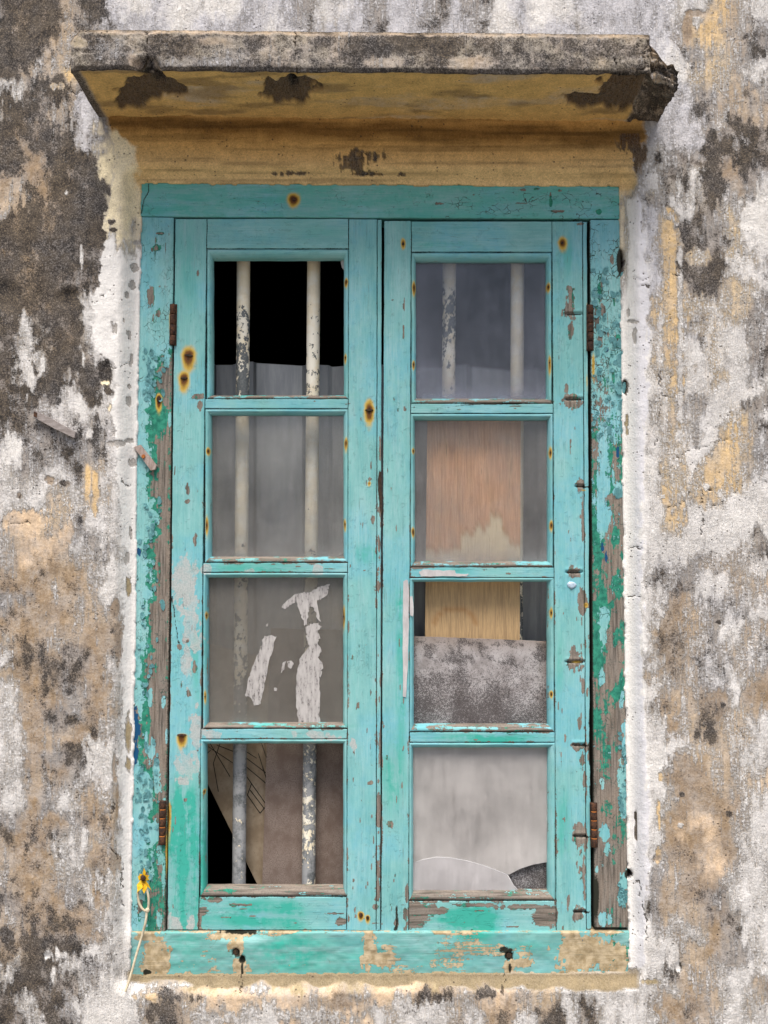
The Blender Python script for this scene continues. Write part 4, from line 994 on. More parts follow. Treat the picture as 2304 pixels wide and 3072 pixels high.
def beads(outer, inner, y0, parent):
    """four mitred glazing beads between the rectangle of the timber and the glass"""
    (ox0, oy0, ox1, oy1), (ix0, iy0, ix1, iy1) = outer, inner
    O = [(ox0, oy0), (ox1, oy0), (ox1, oy1), (ox0, oy1)]; I = [(ix0, iy0), (ix1, iy0), (ix1, iy1), (ix0, iy1)]
    prof = [(0, .010), (0, .0035), (.09, .0035), (.15, .0012), (.22, .0004), (.36, .0), (.50, .0006), (.64, .0020), (.78, .0042), (.90, .0066), (1.0, .0092), (1.0, .026)]
    for k in range(4):
        a, b = k, (k + 1) % 4
        Lp = math.hypot(O[b][0] - O[a][0], O[b][1] - O[a][1]); n = max(8, int(Lp / 4.5))
        s = np.linspace(0.0, 1.0, n)
        px = np.zeros((len(prof), n)); py = px.copy(); y = px.copy()
        for r, (t, d) in enumerate(prof):
            xa = O[a][0] * (1 - t) + I[a][0] * t; ya = O[a][1] * (1 - t) + I[a][1] * t
            xb = O[b][0] * (1 - t) + I[b][0] * t; yb = O[b][1] * (1 - t) + I[b][1] * t
            px[r] = xa + (xb - xa) * s; py[r] = ya + (yb - ya) * s; y[r] = y0 + d
        V = W3(px, py, y0); V[..., 1] = y + (fbm(px / 30, py / 30, 3, 33) - .5) * .0012
        V[..., 2 if k % 2 == 0 else 0] += (fbm(px / 50, py / 50, 2, 35) - .5) * .0012
        kind = 'bead_bottom' if k == 2 else 'bead'
        edm = np.array([9, .3, 1, 3, 5, 5, 5, 5, 4, 3, 1.2, 9])[:, None] * np.ones((1, n))
        m1, m2 = fields(kind, px, py, edm)
        mk('glazing_bead', V.reshape(-1, 3), grid_quads(len(prof), n), M['paint_v' if k % 2 else 'paint_h'], parent, True, {'m1': m1.reshape(-1, 4), 'm2': m2.reshape(-1, 4)})

def poly_prism(name, pts, y0, th, mat, parent=None, ragged=0, seed=0, sub=6, attrs=False, bend=0.0):
    P = []
    rnd = random.Random(seed)
    n = len(pts)
    for i in range(n):
        x0, y0_, = pts[i]; x1, y1_ = pts[(i + 1) % n]
        k = sub if ragged else 1
        for j in range(k):
            t = j / k
            P.append((x0 + (x1 - x0) * t + (rnd.uniform(-ragged, ragged) if ragged else 0), y0_ + (y1_ - y0_) * t + (rnd.uniform(-ragged, ragged) if ragged else 0)))
    P = np.array(P); c = W3(P[:, 0], P[:, 1], y0)
    bm = bmesh.new()
    f = [bm.verts.new(v) for v in c]
    b = [bm.verts.new((v[0], v[1] + th, v[2])) for v in c]
    bm.faces.new(f); bm.faces.new(b[::-1])
    for i in range(len(f)):
        j = (i + 1) % len(f); bm.faces.new((f[i], b[i], b[j], f[j]))
    return link_bm(name, bm, mat, parent)

# ------------------------------------------------------------------ the window
FY = .034; SY = .037
win = empty('casement_window', tuple(W3(1140, 2795, FY)), 'peeling turquoise two-leaf casement window with eight panes under the concrete hood', 'window')
_wl = win.location.copy()
def keep_world(o):
    o.matrix_parent_inverse = win.matrix_world.inverted()
import mathutils
WINV = mathutils.Matrix.Translation(-_wl)

def part(o):
    o.matrix_parent_inverse = WINV
    return o

part(board('head_rail', [(423, 548), (1858, 558), (1860, 656), (421, 649)], FY, .06, M['paint_h'], 'head', win, dispf=lambda px, py: -.0012 * np.exp(-((px - 1652) / 12) ** 2) * np.exp(-((py - 610) / 25) ** 2)))
part(board('jamb', [(421, 651), (521, 652), (498, 2795), (392, 2795)], FY + .0006, .06, M['paint_v'], 'left_jamb', win, res=.0018))
part(board('jamb', [(1769, 659), (1861, 659), (1884, 2783), (1783, 2783)], FY + .0004, .06, M['paint_v'], 'right_jamb', win, res=.0018))
def sill_disp(px, py):
    d = (fbm(px / 60, py / 40, 3, 700) - .5) * .005 + (fbm(px / 20, py / 20, 2, 701) - .5) * .0006
    for c in ((707, 2856, 9, 9), (727, 2880, 7, 10), (1527, 2868, 9, 9)): d = d + ell(px, py, *c, .7) * .010
    return d + ell(px, py, 722, 2800, 70, 18, .7) * .010
part(board('window_sill', [(384, 2797), (1896, 2796), (1898, 2921), (388, 2931)], .029, .05, M['paint_sill'], 'sill', win, rnd=.003, dispf=sill_disp))
# the sill is deep, its top runs back under the leaves

def notch_disp(px, py):
    d = np.zeros_like(px)
    for (cx, cy, w) in NOTCH:
        x = (px - cx) / w
        arch = np.clip(1 - x * x, 0, 1)
        up = (cy - py) / (9 * arch + .01)
        inside = (np.abs(x) < 1) * np.clip(1 - np.abs((py - cy) / (4 + 3 * arch)), 0, 1)
        d = d + inside * .005
        d = d - .0012 * np.exp(-((py - cy + 9) / 5) ** 2) * (np.abs(x) < 1)
    return d

sash_l = empty('sash', (0, 0, 0)); sash_l.parent = win; part(sash_l)
sash_r = empty('sash', (0, 0, 0)); sash_r.parent = win; part(sash_r)
ST = .034
# left leaf
lx = lambda y: 621 + (y - 656) * (596 - 621) / 2134.
rx = lambda y: 1046 + (y - 656) * (1040 - 1046) / 2134.
board('stile', [(526, 656), (620.2, 656), (595.2, 2790), (502, 2790)], SY, ST, M['paint_v'], 'stile', sash_l)
board('stile', [(1046.8, 657), (1131, 657), (1128, 2793), (1040.8, 2792)], SY + .0003, ST, M['paint_v'], 'stile', sash_l)
board('meeting_strip', [(1132.5, 658), (1145, 658), (1141, 2793), (1129.5, 2793)], SY - .0018, ST, M['paint_v'], 'stile', sash_l, rnd=.0025)
for (a, b_, k) in ((656, 745, 'rail'), (1197.5, 1225.5, 'rail'), (1689.5, 1716.5, 'rail'), (2187.5, 2216.5, 'rail'), (2691.5, 2790, 'rail_bottom')):
    board('rail', [(lx(a) + .8, a), (rx(a) - .8, a), (rx(b_) - .8, b_), (lx(b_) + .8, b_)], SY + .0006, ST - .004, M['paint_h'], k, sash_l, rnd=.0012)
PL = [((620, 746, 1046, 1197), (636, 772, 1031, 1184)), ((614, 1226, 1045, 1689), (631, 1243, 1030, 1670)),
      ((608, 1717, 1044, 2187), (622, 1733, 1029, 2171)), ((600, 2217, 1042, 2691), (616, 2233, 1029, 2665))]
for o_, i_ in PL: beads(o_, i_, SY + .0003, sash_l)
# right leaf
lx2 = lambda y: 1234 + (y - 664) * (1226 - 1234) / 2137.
rx2 = lambda y: 1656 + (y - 664) * (1669 - 1656) / 2137.
board('stile', [(1153, 662), (1233.2, 662), (1225.2, 2801), (1143.5, 2801)], SY + .0005, ST, M['paint_v'], 'stile', sash_r)
board('stile', [(1656.8, 664), (1747, 664), (1759, 2799), (1669.8, 2801)], SY + .0002, ST, M['paint_v'], 'stile_far_right', sash_r, dispf=notch_disp, res=.0019)
board('meeting_strip', [(1748.5, 665), (1761, 665), (1774, 2785), (1760.5, 2795)], SY + .0018, ST, M['paint_v'], 'stile_far_right', sash_r, rnd=.002)
for (a, b_, k) in ((664, 755, 'rail'), (1211.5, 1239.5, 'rail'), (1702.5, 1732.5, 'rail'), (2197.5, 2226.5, 'rail'), (2703.5, 2801, 'rail_bottom')):
    board('rail', [(lx2(a) + .8, a), (rx2(a) - .8, a), (rx2(b_) - .8, b_), (lx2(b_) + .8, b_)], SY + .0008, ST - .004, M['paint_h'], k, sash_r, rnd=.0012)
PR = [((1234, 756, 1656, 1211), (1248, 779, 1642, 1194)), ((1231, 1240, 1660, 1702), (1245, 1257, 1646, 1684)),
      ((1228, 1733, 1664, 2197), (1242, 1746, 1646, 2176)), ((1226, 2227, 1668, 2703), (1240, 2245, 1646, 2679))]
for o_, i_ in PR: beads(o_, i_, SY + .0005, sash_r)

# glass
GY = SY + .019
def pane(inner, mat, parent, low=0.0):
    x0, y0, x1, y1 = inner
    q = np.array([(x0 - 7, y0 - 7), (x1 + 7, y0 - 7), (x1 + 7, y1 + 7), (x0 - 7, y1 + 7)], float)
    nr, nc = 40, 34
    S, T_ = np.meshgrid(np.linspace(0, 1, nc), np.linspace(0, 1, nr))
    px = q[0, 0] + (q[1, 0] - q[0, 0]) * S; py = q[0, 1] + (q[2, 1] - q[0, 1]) * T_
    V = W3(px, py, GY).reshape(-1, 3); Vb = V.copy(); Vb[:, 1] += .003
    ed = np.minimum(np.minimum(px - x0, x1 - px), np.minimum(py - y0, y1 - py))
    edge = np.exp(-np.clip(ed, 0, 999) / 22) * (.6 + .8 * fbm(px / 30, py / 30, 3, 9))
    lowd = low * np.exp(-np.clip(y1 - py, 0, 999) / 60) * (.3 + 1.3 * fbm(px / 26, py / 50, 3, 19))
    A = np.stack([edge, lowd, 0 * edge, 0 * edge], -1).reshape(-1, 4)
    Qf = grid_quads(nr, nc)
    idx = np.arange(nr * nc).reshape(nr, nc)
    loop = np.concatenate([idx[0, :], idx[1:, -1], idx[-1, -2::-1], idx[-2:0:-1, 0]]); k = len(loop); N = nr * nc
    i = np.arange(k); j = (i + 1) % k
    sk = np.stack([loop[i], loop[j], N + loop[j], N + loop[i]], 1)
    mk('glass_pane', np.vstack([V, Vb]), np.vstack([Qf, Qf[:, ::-1] + N, sk]), mat, parent, False, {'m1': np.vstack([A, A])})
pane(PL[1][1], M['glass_grey'], sash_l, .6)
pane(PL[2][1], M['glass_brown'], sash_l, .4)
pane(PR[0][1], M['glass_blue'], sash_r, 1.0)
pane(PR[1][1], M['glass_clearer'], sash_r, .5)
# cracked bottom right pane: two pieces left, the corner between them gone
arc1 = [(1234, 2590), (1270, 2578), (1310, 2571), (1350, 2573), (1400, 2582), (1450, 2596), (1490, 2611), (1523, 2624)]
arc2 = [(1526, 2624), (1560, 2606), (1600, 2593), (1652, 2584)]
poly_prism('glass_pane', [(1233, 2238), (1652, 2238)] + arc2[::-1] + [(x, y - 1.0) for x, y in arc1[::-1]], GY, .003, M['glass_white'], sash_r)
poly_prism('glass_pane', [(x, y + 1.2) for x, y in arc1] + [(1540, 2655), (1566, 2686), (1233, 2686)], GY - .0015, .003, M['glass_shard'], sash_r)
M['crackglint'] = mat_simple('painted_glint_on_glass_edge', (0.66, 0.66, 0.70), (0.8, 0.8, 0.84), rough=0.3)  # light caught on the cracks, painted as thin pale tubes
def tube(name, pts3, r, mat, parent=None, seg=8, closed_ends=True, taper=None):
    pts3 = [Vector(p) for p in pts3]; n = len(pts3)
    V = []; 
    up = Vector((0, 1, 0.01)).normalized()
    for i, p in enumerate(pts3):
        d = (pts3[min(i + 1, n - 1)] - pts3[max(i - 1, 0)]).normalized()
        a = d.cross(up).normalized(); b = d.cross(a).normalized()
        rr = r if taper is None else r * taper(i / (n - 1))
        for k in range(seg):
            an = 2 * math.pi * k / seg
            V.append(tuple(p + (a * math.cos(an) + b * math.sin(an)) * rr))
    Q = []
    for i in range(n - 1):
        for k in range(seg):
            Q.append((i * seg + k, i * seg + (k + 1) % seg, (i + 1) * seg + (k + 1) % seg, (i + 1) * seg + k))
    me = bpy.data.meshes.new(name)
    faces = [list(q) for q in Q]
    if closed_ends: faces += [list(range(seg))[::-1], [(n - 1) * seg + k for k in range(seg)]]
    me.from_pydata(V, [], faces); me.update()
    for p in me.polygons: p.use_smooth = True
    me.materials.append(mat)
    o = bpy.data.objects.new(name, me); COL.objects.link(o)
    if parent: o.parent = parent
    return o
def tpx(name, pts, y, r, mat, parent=None, **k):
    return tube(name, [tuple(W3(a, b, y)) for a, b in pts], r, mat, parent, **k)
tpx('crack_edge_glint', arc1, GY - .001, .0004, M['crackglint'], sash_r, seg=5)
tpx('crack_edge_glint', arc2, GY + .001, .0004, M['crackglint'], sash_r, seg=5)
tpx('crack_edge_glint', [(1523, 2625), (1540, 2655), (1564, 2680)], GY - .0005, .0005, M['crackglint'], sash_r, seg=5)
poly_prism('glass_shard', [(1036, 772), (1036, 815), (1026, 803), (1022, 786), (1026, 776)], GY, .003, M['scrap'], sash_l)

# dried paste left on the third left pane
PASTE = [
 [(843, 1822), (862, 1800), (891, 1779), (912, 1777), (935, 1774), (955, 1762), (990, 1750), (986, 1768), (978, 1788), (962, 1800), (949, 1798), (955, 1840), (961, 1868), (950, 1850), (944, 1827), (930, 1818), (925, 1840), (922, 1875), (913, 1875), (905, 1850), (898, 1832), (889, 1808), (870, 1815), (855, 1827)],
 [(918, 1880), (932, 1874), (949, 1868), (966, 1882), (954, 1894), (959, 1914), (951, 1928), (966, 1950), (954, 1972), (971, 1996), (956, 2029), (959, 2068), (958, 2120), (961, 2172), (930, 2173), (896, 2172), (890, 2120), (889, 2049), (894, 2005), (903, 1972), (927, 1938), (920, 1909)],
 [(790, 1911), (810, 1906), (828, 1909), (819, 1952), (804, 1996), (795, 2039), (788, 2080), (780, 2111), (761, 2119), (751, 2092), (734, 2087), (742, 2050), (751, 2020), (766, 1984), (780, 1952)],
 [(862, 1984), (873, 1982), (881, 1991), (872, 2008), (864, 2000)], [(848, 1990), (858, 1982), (852, 2008), (842, 2020)], [(798, 1872), (804, 1870), (803, 1880), (799, 1880)], [(823, 2062), (832, 2064), (830, 2074), (822, 2072)], [(961, 2010), (968, 2016), (962, 2032), (957, 2030)],
]
for i, p in enumerate(PASTE):
    poly_prism('paste_scrap', p, GY - .0009, .0008, M['scrap'], sash_l, ragged=2.6 if i < 3 else 1.2, seed=i, sub=4)
poly_prism('putty_strip', [(1210, 1743), (1218, 1739), (1225, 1742), (1227, 1800), (1226, 1900), (1223, 2000), (1219, 2092), (1208, 2090), (1209, 1900)], SY - .0012, .002, M['putty'], sash_r, ragged=1.0, seed=5, sub=4)
poly_prism('putty_strip', [(1229, 1790), (1238, 1788), (1241, 1830), (1239, 1850), (1230, 1846)], SY - .0012, .004, M['putty'], sash_r, ragged=.8, seed=6, sub=4)
poly_prism('putty_strip', [(1258, 1716), (1270, 1709), (1330, 1711), (1366, 1712), (1368, 1722), (1405, 1722), (1400, 1730), (1350, 1728), (1300, 1729), (1262, 1728)], SY - .0006, .002, M['putty'], sash_r, ragged=1.6, seed=7, sub=4)

def blob(name, cx, cy, y, rx, ry, rz, mat, parent, seed=0):
    bm = bmesh.new(); bmesh.ops.create_icosphere(bm, subdivisions=3, radius=1)
    c = W3(cx, cy, y); rnd = random.Random(seed)
    for v in bm.verts:
        n = vn(np.array([v.co.x * 2.1 + seed]), np.array([v.co.z * 2.1 + v.co.y]), seed)[0]
        s = .8 + .4 * n
        v.co = Vector((c[0] + v.co.x * rx * s, c[1] + v.co.y * ry * s, c[2] + v.co.z * rz * s))
    return link_bm(name, bm, mat, parent, True)
blob('pale_blob', 1715, 1755, SY - .001, .0085, .003, .007, M['gum'], sash_r, 3)

# nails
def nail(cx, cy, r, y, parent, slot=False, mat='slot', tilt=0):
    bm = bmesh.new()
    bmesh.ops.create_cone(bm, cap_ends=True, segments=10, radius1=r, radius2=r * .8, depth=.003)
    c = W3(cx, cy, y - .0008)
    R = mathutils.Matrix.Rotation(math.pi / 2, 4, 'X')
    S_ = mathutils.Matrix.Diagonal((1.0 if not slot else 2.3, 1, .55 if slot else 1, 1))
    Rz = mathutils.Matrix.Rotation(tilt, 4, 'Y')
    bmesh.ops.transform(bm, matrix=mathutils.Matrix.Translation(c) @ Rz @ S_ @ R, verts=bm.verts)
    return link_bm('nail', bm, M[mat], parent)
part(nail(882, 598, .0042, FY, win, mat='rust'))
nail(566, 1066, .0042, SY, sash_l, True, tilt=.15); nail(552, 1134, .0035, SY, sash_l, True); nail(1108, 1230, .0040, SY, sash_l, True)
nail(545, 2205, .0045, SY, sash_l, True, 'rust'); nail(1083, 2745, .0036, SY, sash_l, mat='rust'); nail(1103, 2753, .0030, SY, sash_l, mat='rust')
nail(1209, 731, .0028, SY, sash_r); nail(1687, 729, .0026, SY, sash_r)
for (cx, cy, rx_, ry_, a, dr) in RUST[10:30]:
    par = sash_l if cx < 1148 else sash_r
    nail(cx, cy, .0016, SY + .002, par)
part(nail(477, 1196, .005, FY, win, mat='rust')); part(nail(1527, 2866, .006, .033, win, mat='slot')); part(nail(707, 2856, .006, .033, win, mat='slot'))  # last two: black discs painting the darkness of the sill holes

# torn splinter at the meeting edge of the left leaf
poly_prism('split_wood', [(1138, 1412), (1145, 1418), (1146, 1548), (1140, 1530), (1134, 1470), (1133, 1440)], SY - .0024, .003, M['slot'], sash_l, ragged=1, seed=3, sub=3)

# hinges
def hinge(x0, y0, x1, y1, y, n, rings, r=.0058):
    h = empty('hinge', (0, 0, 0)); h.parent = win; part(h)
    a = W3(x0, y0, y); b = W3(x1, y1, y)
    for i in range(n):
        t0 = i / n + .008; t1 = (i + 1) / n - .008
        p0 = a + (b - a) * t0; p1 = a + (b - a) * t1
        pts = [tuple(p0 + (p1 - p0) * q) for q in (0, .06, .5, .94, 1)]
        tube('knuckle', pts, r, M['rust'], h, 12, True, taper=lambda t: .86 if t in (0, 1) else 1.0)
        if rings and 0 < i:
            c = a + (b - a) * (i / n); d = (b - a) / np.linalg.norm(b - a) * .0012
            tube('pin_ring', [tuple(c - d), tuple(c + d)], r * .97, M['orange'], h, 12)
    w = (W3(x0 - 12, y0, 0)[0] - W3(x0, y0, 0)[0])
    bm = bmesh.new()
    for sgn in (-1, 1):
        v = []
        for (dx, p) in ((0, a), (0, b), (sgn * .007, b), (sgn * .007, a)):
            v.append(bm.verts.new((p[0] + dx, y + .0005, p[2])))
        bm.faces.new(v)
    g = bmesh.ops.extrude_face_region(bm, geom=bm.faces[:])
    for e in g['geom']:
        if isinstance(e, bmesh.types.BMVert): e.co.y += .004
    link_bm('hinge_leaf', bm, M['rust'], h)
hinge(520, 912, 518, 1036, FY - .0005, 4, False); hinge(1771, 914, 1771, 1052, FY - .0005, 5, False, .0056)
hinge(488, 2402, 486, 2535, FY - .0015, 5, True); hinge(1781, 2408, 1783, 2542, FY - .0015, 5, True)

# little wooden turn-button nailed to the left jamb
tb = empty('turn_button', (0, 0, 0)); tb.parent = win; part(tb)
poly_prism('button_bar', [(401, 1341), (421, 1334), (469, 1396), (465, 1408), (452, 1411)], FY - .010, .009, M['pinkwood'], tb)
nail(430, 1369, .0042, FY - .0105, tb, mat='orange')

# lifted flakes of paint on the jambs: far too many to count
def flakes():
    rnd = random.Random(4)
    bm = bmesh.new()
    spots = []
    for _ in range(300):
        if rnd.random() < .55:
            x = rnd.uniform(1778, 1872); y = rnd.uniform(800, 1320)
            if rnd.random() < .3: x = rnd.uniform(1858, 1880); y = rnd.choice([rnd.uniform(2200, 2440), rnd.uniform(2620, 2720)])
        else:
            y = rnd.choice([rnd.uniform(1050, 1200), rnd.uniform(1500, 2100), rnd.uniform(2200, 2650)])
            x = FR['l'](y) + rnd.choice([rnd.uniform(22, 52), rnd.uniform(10, 85)])
        spots.append((x, y))
    big = [(1861, 1165, 20, 26), (1866, 1080, 16, 26), (1856, 1478, 15, 20), (1868, 1270, 9, 34), (1861, 1030, 14, 20), (1864, 1215, 12, 20)]
    for i, (x, y) in enumerate(spots + [(a, b) for a, b, _, _ in big]):
        if i < len(spots): rx_ = rnd.uniform(3.5, 8.5); ry_ = rx_ * rnd.uniform(.8, 1.8); lift = rnd.uniform(.0004, .0034)
        else: rx_, ry_ = big[i - len(spots)][2:]; lift = .0045
        n = rnd.randint(5, 8); a0 = rnd.uniform(0, 6.28); ta = rnd.uniform(0, 6.28)
        ring = []
        for k in range(n):
            an = a0 + 2 * math.pi * k / n; q = rnd.uniform(.72, 1.12)
            dx, dy = math.cos(an) * rx_ * q, math.sin(an) * ry_ * q
            lf = max(0, (math.cos(an - ta))) * lift
            p = W3(x + dx, y + dy, FY - .0006 - lf); ring.append(bm.verts.new(p))
        c = bm.verts.new(W3(x, y, FY - .0006 - lift * .15))
        for k in range(n): bm.faces.new((ring[k], ring[(k + 1) % n], c))
    bmesh.ops.solidify(bm, geom=bm.faces[:], thickness=.0004)
    o = link_bm('paint_flakes', bm, M['flake'], win); o['kind'] = 'stuff'; part(o)
flakes()

# ------------------------------------------------------------------ behind the panes
BY = .112
def bar(cxt, cxb, label, prof):
    pt = W3(cxt, 600, BY); pb = W3(cxb, 2760, BY)
    dz = (pt - pb) / (pt[2] - pb[2])
    ztop = float(W3(448, 575, .09)[2]) + .002; zbot = float(W3(448, 2880, .09)[2]) - .002
    p0 = pt + dz * (ztop - pt[2]); p1 = pb + dz * (zbot - pb[2])
    n = 420; seg = 28; r = .0138
    t = np.linspace(0, 1, n)[:, None]; an = np.linspace(0, 2 * np.pi, seg, endpoint=False)[None, :]
    C = p0 + (p1 - p0) * t
    X = C[:, 0:1] + r * np.cos(an) + 0 * t; Y = C[:, 1:2] - r * np.sin(an); Z = C[:, 2:3] + 0 * an
    V = np.stack([X, Y, Z], -1)
    px, py = P2(V)
    cov = np.interp(py, [a for a, _ in prof], [b for _, b in prof]) * 1.0 + (fbm(an * 1.2 + 0 * t, py / 50, 3, int(cxt)) - .5) * .35
    gry = np.clip(sst(1900, 2300, py), 0, 1)
    A = np.stack([cov, gry, 0 * cov, 0 * cov], -1).reshape(-1, 4)
    i = np.arange(n - 1)[:, None] * seg; k = np.arange(seg)[None, :]
    Qb = np.stack([(i + k).ravel(), (i + (k + 1) % seg).ravel(), (i + seg + (k + 1) % seg).ravel(), (i + seg + k).ravel()], 1)
    o = mk('security_bar', V.reshape(-1, 3), Qb, M['bar'], attrs={'m1': A})
    tag(o, label, 'bar', 'upright security bars inside the window')
pa = [(700, 1.1), (860, .92), (930, .62), (1050, .40), (1180, .38), (1300, 1.0), (1550, .95), (1680, .72), (1780, .68), (1900, .62), (1990, .50), (2080, .3), (2250, .14), (2700, .2)]
pb_ = [(700, 1.1), (900, .86), (1000, .74), (1100, .66), (1180, .56), (1300, 1.0), (1600, .95), (1680, .72), (2200, .3), (2300, .38), (2480, .48), (2600, .30), (2700, .22)]
bar(732, 716, 'leftmost upright bar with cream paint flaking to bare steel in the left leaf', pa)
bar(943, 925, 'second upright bar from the left with lightly chipped cream paint in the left leaf', pb_)
bar(1349, 1336, 'upright bar with a long bare grey patch behind the top right pane', [(700, 1.1), (830, .85), (880, .5), (960, .42), (1100, .62), (1180, .8), (1300, .9), (2700, .4)])
bar(1553, 1545, 'rightmost upright bar with smooth cream paint behind the top right pane', [(700, 1.1), (1180, 1.05), (1700, .9), (1750, .45), (1900, .4), (2700, .4)])

# corrugated sheet standing behind the bars
def sheet():
    y0 = .185
    pts = [(520, 0), (640, 0), (652, -12), (700, -12), (712, 0), (760, 0), (772, -13), (908, -13), (922, 0), (985, 0), (998, -12), (1060, -12), (1072, 0), (1190, 0), (1202, -12), (1330, -12), (1344, 0), (1400, 0), (1414, -13), (1530, -13), (1545, 0), (1610, 0), (1624, -12), (1720, -12), (1735, 0), (1800, 0)]
    xs = [p[0] for p in pts]
    V = []; rows_ = 12
    for r in range(rows_):
        for x, d in pts:
            yt = 1085 + (x - 520) * 22 / 1100. + 5 * math.sin(x / 47.) + (6 if d < 0 else -3)
            yb = 2240
            py = yt + (yb - yt) * r / (rows_ - 1)
            p = W3(x, py, y0); V.append((p[0], y0 + d / 1000., p[2]))
    n = len(pts); Q = grid_quads(rows_, n)
    V = np.array(V); N = len(V); V2 = V.copy(); V2[:, 1] += .0009
    idx = np.arange(N).reshape(rows_, n)
    e = idx[0]; sk = np.stack([e[:-1], e[1:], e[1:] + N, e[:-1] + N], 1)
    o = mk('corrugated_sheet', np.vstack([V, V2]), np.vstack([Q, Q[:, ::-1] + N, sk]), M['sheet'], smooth=False)
    tag(o, 'grey folded metal sheet standing behind the security bars', 'metal sheet')
sheet()

def slab(name, quad, y0, th, mat, label, cat, attrf=None, tilt=0.0):
    quad = np.array(quad, float)
    nr, nc = 60, 40
    S, T_ = np.meshgrid(np.linspace(0, 1, nc), np.linspace(0, 1, nr))
    def bl(i): return (quad[0, i] * (1 - S) + quad[1, i] * S) * (1 - T_) + (quad[3, i] * (1 - S) + quad[2, i] * S) * T_
    px, py = bl(0), bl(1)
    V = W3(px, py, y0); 
    e = np.minimum(np.minimum(S, 1 - S), np.minimum(T_, 1 - T_)) < 1e-6
    V[..., 2] += e * (fbm(px / 12, py / 12, 3, 5) - .5) * .002
    V[..., 1] += tilt * T_
    A = np.zeros((nr, nc, 4)) if attrf is None else attrf(px, py)
    V = V.reshape(-1, 3); N = len(V); V2 = V.copy(); V2[:, 1] += th
    Qf = grid_quads(nr, nc); idx = np.arange(N).reshape(nr, nc)
    loop = np.concatenate([idx[0, :], idx[1:, -1], idx[-1, -2::-1], idx[-2:0:-1, 0]]); k = len(loop); i = np.arange(k); j = (i + 1) % k
    sk = np.stack([loop[i], loop[j], N + loop[j], N + loop[i]], 1)
    A = A.reshape(-1, 4)
    o = mk(name, np.vstack([V, V2]), np.vstack([Qf, Qf[:, ::-1] + N, sk]), mat, smooth=False, attrs={'m1': np.vstack([A, A])})
    return tag(o, label, cat)
def ply_look(px, py):
    pink = (1 - sst(1640, 1730, py)) * .9
    edge = 1625 - 60 * np.exp(-((px - 1490) / 26) ** 2) - 45 * np.exp(-((px - 1440) / 60) ** 2) + (px < 1380) * 25 + (fbm(px / 9, py * 0, 4, 4) - .5) * 60
    wet = sst(-6, 26, py - edge) * (1 - sst(1640, 1730, py) * .8)
    stain = np.exp(-((py - edge) / 7) ** 2) * .55 * (py < 1700)
    arc = np.hypot((px - 1365) / 62., (py - 1875) / 50.)
    stain = stain + .5 * np.exp(-((arc - 1) / .13) ** 2) * (py < 1880) * (py > 1760)
    return np.stack([pink * (1 - wet), stain, wet, 0 * pink], -1)
slab('plywood_board', [(1283, 1195), (1563, 1197), (1559, 1990), (1274, 1990)], .086, .006, M['ply'], 'tall pink and yellow plywood board standing behind the right leaf', 'plywood', ply_look)
slab('cement_board', [(1205, 1908), (1690, 1926), (1690, 2740), (1205, 2740)], .068, .009, M['cement'], 'grey speckled cement board filling the third and fourth panes of the right leaf', 'board',
     lambda px, py: np.stack([.30 + .50 * sst(1960, 2100, py + (fbm(px / 60, py / 40, 4, 81) - .5) * 150) * (.45 + 1.0 * (fbm(px / 46, py / 60, 4, 82) - .2)) + .35 * sst(.5, .62, fbm(px / 30, py / 14, 4, 83)) * (py < 1990),
                              sst(0, 1, 1 - np.minimum(np.abs(py - 1912), 60) / 60) * .7 + .5 * sst(1600, 1650, px), 0 * px, 0 * px], -1))
slab('fibre_board', [(812, 1885), (1100, 1892), (1100, 2760), (783, 2760)], .131, .009, M['fibre'], 'brown fibre board leaning behind the bars on the right of the bottom left pane', 'board')
# tan board with black pencil-like marks, standing crooked
bt = poly_prism('marked_board', [(430, 1960), (560, 1915), (860, 1990), (860, 2760), (832, 2775)], .150, .006, M['tanboard'])
tag(bt, 'crooked tan board with scribbled black lines in the bottom left pane', 'board')
MARKS = [[(625, 2240), (700, 2290)], [(650, 2235), (720, 2262)], [(640, 2290), (655, 2375)], [(700, 2230), (770, 2275)], [(740, 2275), (802, 2322)], [(738, 2300), (800, 2352)], [(740, 2330), (803, 2420)], [(742, 2385), (780, 2440)], [(780, 2440), (800, 2415)],
         [(755, 2350), (742, 2385)], [(785, 2230), (805, 2290)], [(630, 2230), (690, 2330)], [(775, 2260), (800, 2340)], [(620, 2262), (632, 2250)], [(750, 2370), (800, 2435)], [(660, 2230), (640, 2290)]]
for a in MARKS:
    o = tpx('drawn_line', a, .1497, .0008, M['ink'], bt, seg=4)

# ------------------------------------------------------------------ small things
ws = empty('wooden_strip', tuple(W3(160, 1275, -.002)), 'thin grey wooden strip nailed aslant to the mouldy wall left of the window', 'wooden strip')
WS = mathutils.Matrix.Translation(-ws.location)
for o in (poly_prism('strip_wood', [(103, 1231), (150, 1254), (226, 1296), (223, 1314), (160, 1284), (100, 1251)], -.013, .012, M['greywood'], ws),
          poly_prism('nail_plate', [(101.5, 1234), (111, 1238), (109.5, 1252), (100.5, 1248)], -.0145, .002, M['rust'], ws)):
    o.matrix_parent_inverse = WS

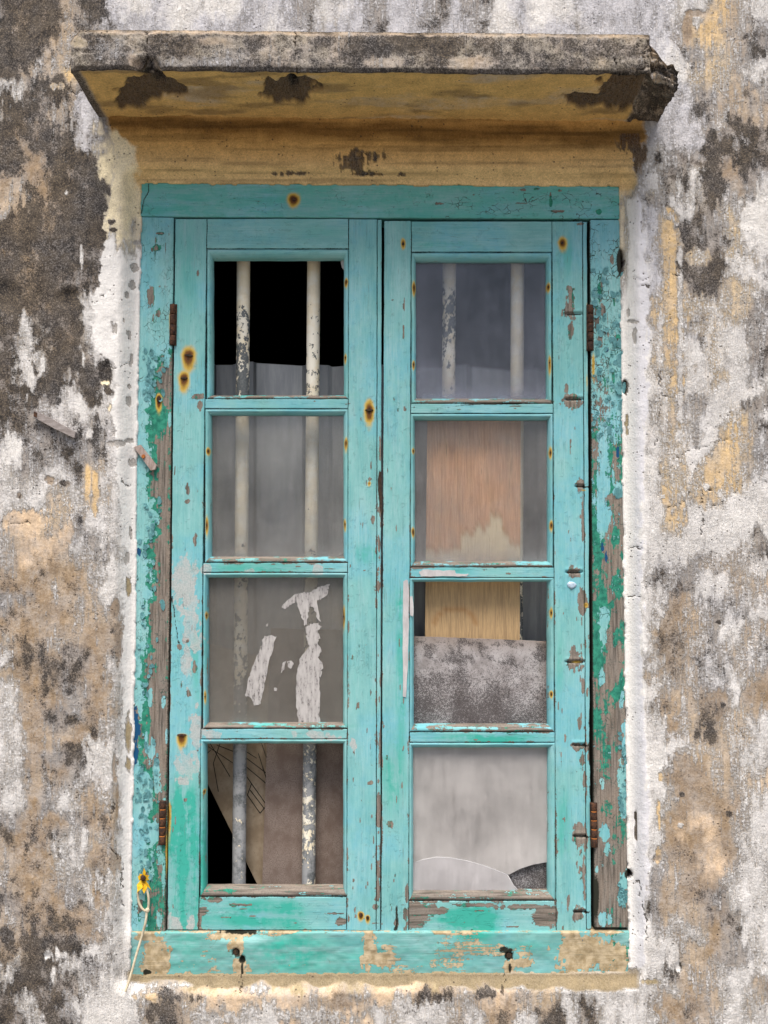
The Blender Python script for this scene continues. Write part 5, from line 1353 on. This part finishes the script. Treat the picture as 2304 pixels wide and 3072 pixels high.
cd = empty('tied_cord', tuple(W3(430, 2650, FY - .004)), 'pale looped cord tied with torn yellow tape over the lower left window jamb', 'cord')
CI = mathutils.Matrix.Translation(-cd.location)
def smooth_pts(p, n=8):
    out = []
    for i in range(len(p) - 1):
        a = p[max(i - 1, 0)]; b = p[i]; c = p[i + 1]; d = p[min(i + 2, len(p) - 1)]
        for k in range(n):
            t = k / n
            out.append(tuple(.5 * ((2 * b[j]) + (-a[j] + c[j]) * t + (2 * a[j] - 5 * b[j] + 4 * c[j] - d[j]) * t * t + (-a[j] + 3 * b[j] - 3 * c[j] + d[j]) * t ** 3) for j in range(3)))
    out.append(tuple(p[-1])); return out
def cpts(l): return smooth_pts([tuple(W3(a, b, y)) for a, b, y in l])
for o in (tube('cord_loop', cpts([(434, 2642, .026), (440, 2665, .023), (446, 2695, .022), (445, 2722, .023), (438, 2733, .024), (424, 2722, .025), (415, 2698, .026), (416, 2668, .026), (427, 2646, .027)]), .0024, M['cord'], cd),
          tube('cord_tail', cpts([(441, 2728, .022), (437, 2765, .018), (428, 2800, .020), (418, 2835, .018), (408, 2868, .014), (398, 2905, .010), (388, 2940, .003), (376, 2975, -.005)]), .0024, M['cord'], cd),
          blob('cord_knot', 442, 2730, .021, .0048, .004, .0045, M['cord'], cd, 5)):
    o.matrix_parent_inverse = CI
bm = bmesh.new(); rnd = random.Random(9)
c0 = Vector(W3(431, 2637, .024))
for k in range(11):
    an = 2 * math.pi * k / 11 + rnd.uniform(-.35, .35); l = rnd.uniform(.011, .018) * (1.75 if abs(math.sin(an)) > .75 else .8)
    d = Vector((math.cos(an), 0, math.sin(an))); s = Vector((-d.z, 0, d.x)) * rnd.uniform(.0025, .007)
    y_ = rnd.uniform(-.006, .003)
    p = [c0 + d * .003 + s * .6, c0 + d * l * .55 + s + Vector((0, y_, 0)), c0 + d * l + s * rnd.uniform(-.3, .5) + Vector((0, y_ * 1.3, 0)), c0 + d * l * .6 - s + Vector((0, y_ * .5, 0)), c0 + d * .003 - s * .6]
    bm.faces.new([bm.verts.new(q) for q in p])
bmesh.ops.solidify(bm, geom=bm.faces[:], thickness=.0006)
o = link_bm('yellow_tape', bm, M['yellow'], cd); o.matrix_parent_inverse = CI
o = blob('nail_knot', 429, 2634, .021, .0052, .005, .0058, M['rust'], cd, 2); o.matrix_parent_inverse = CI
print('objects', len(bpy.data.objects))
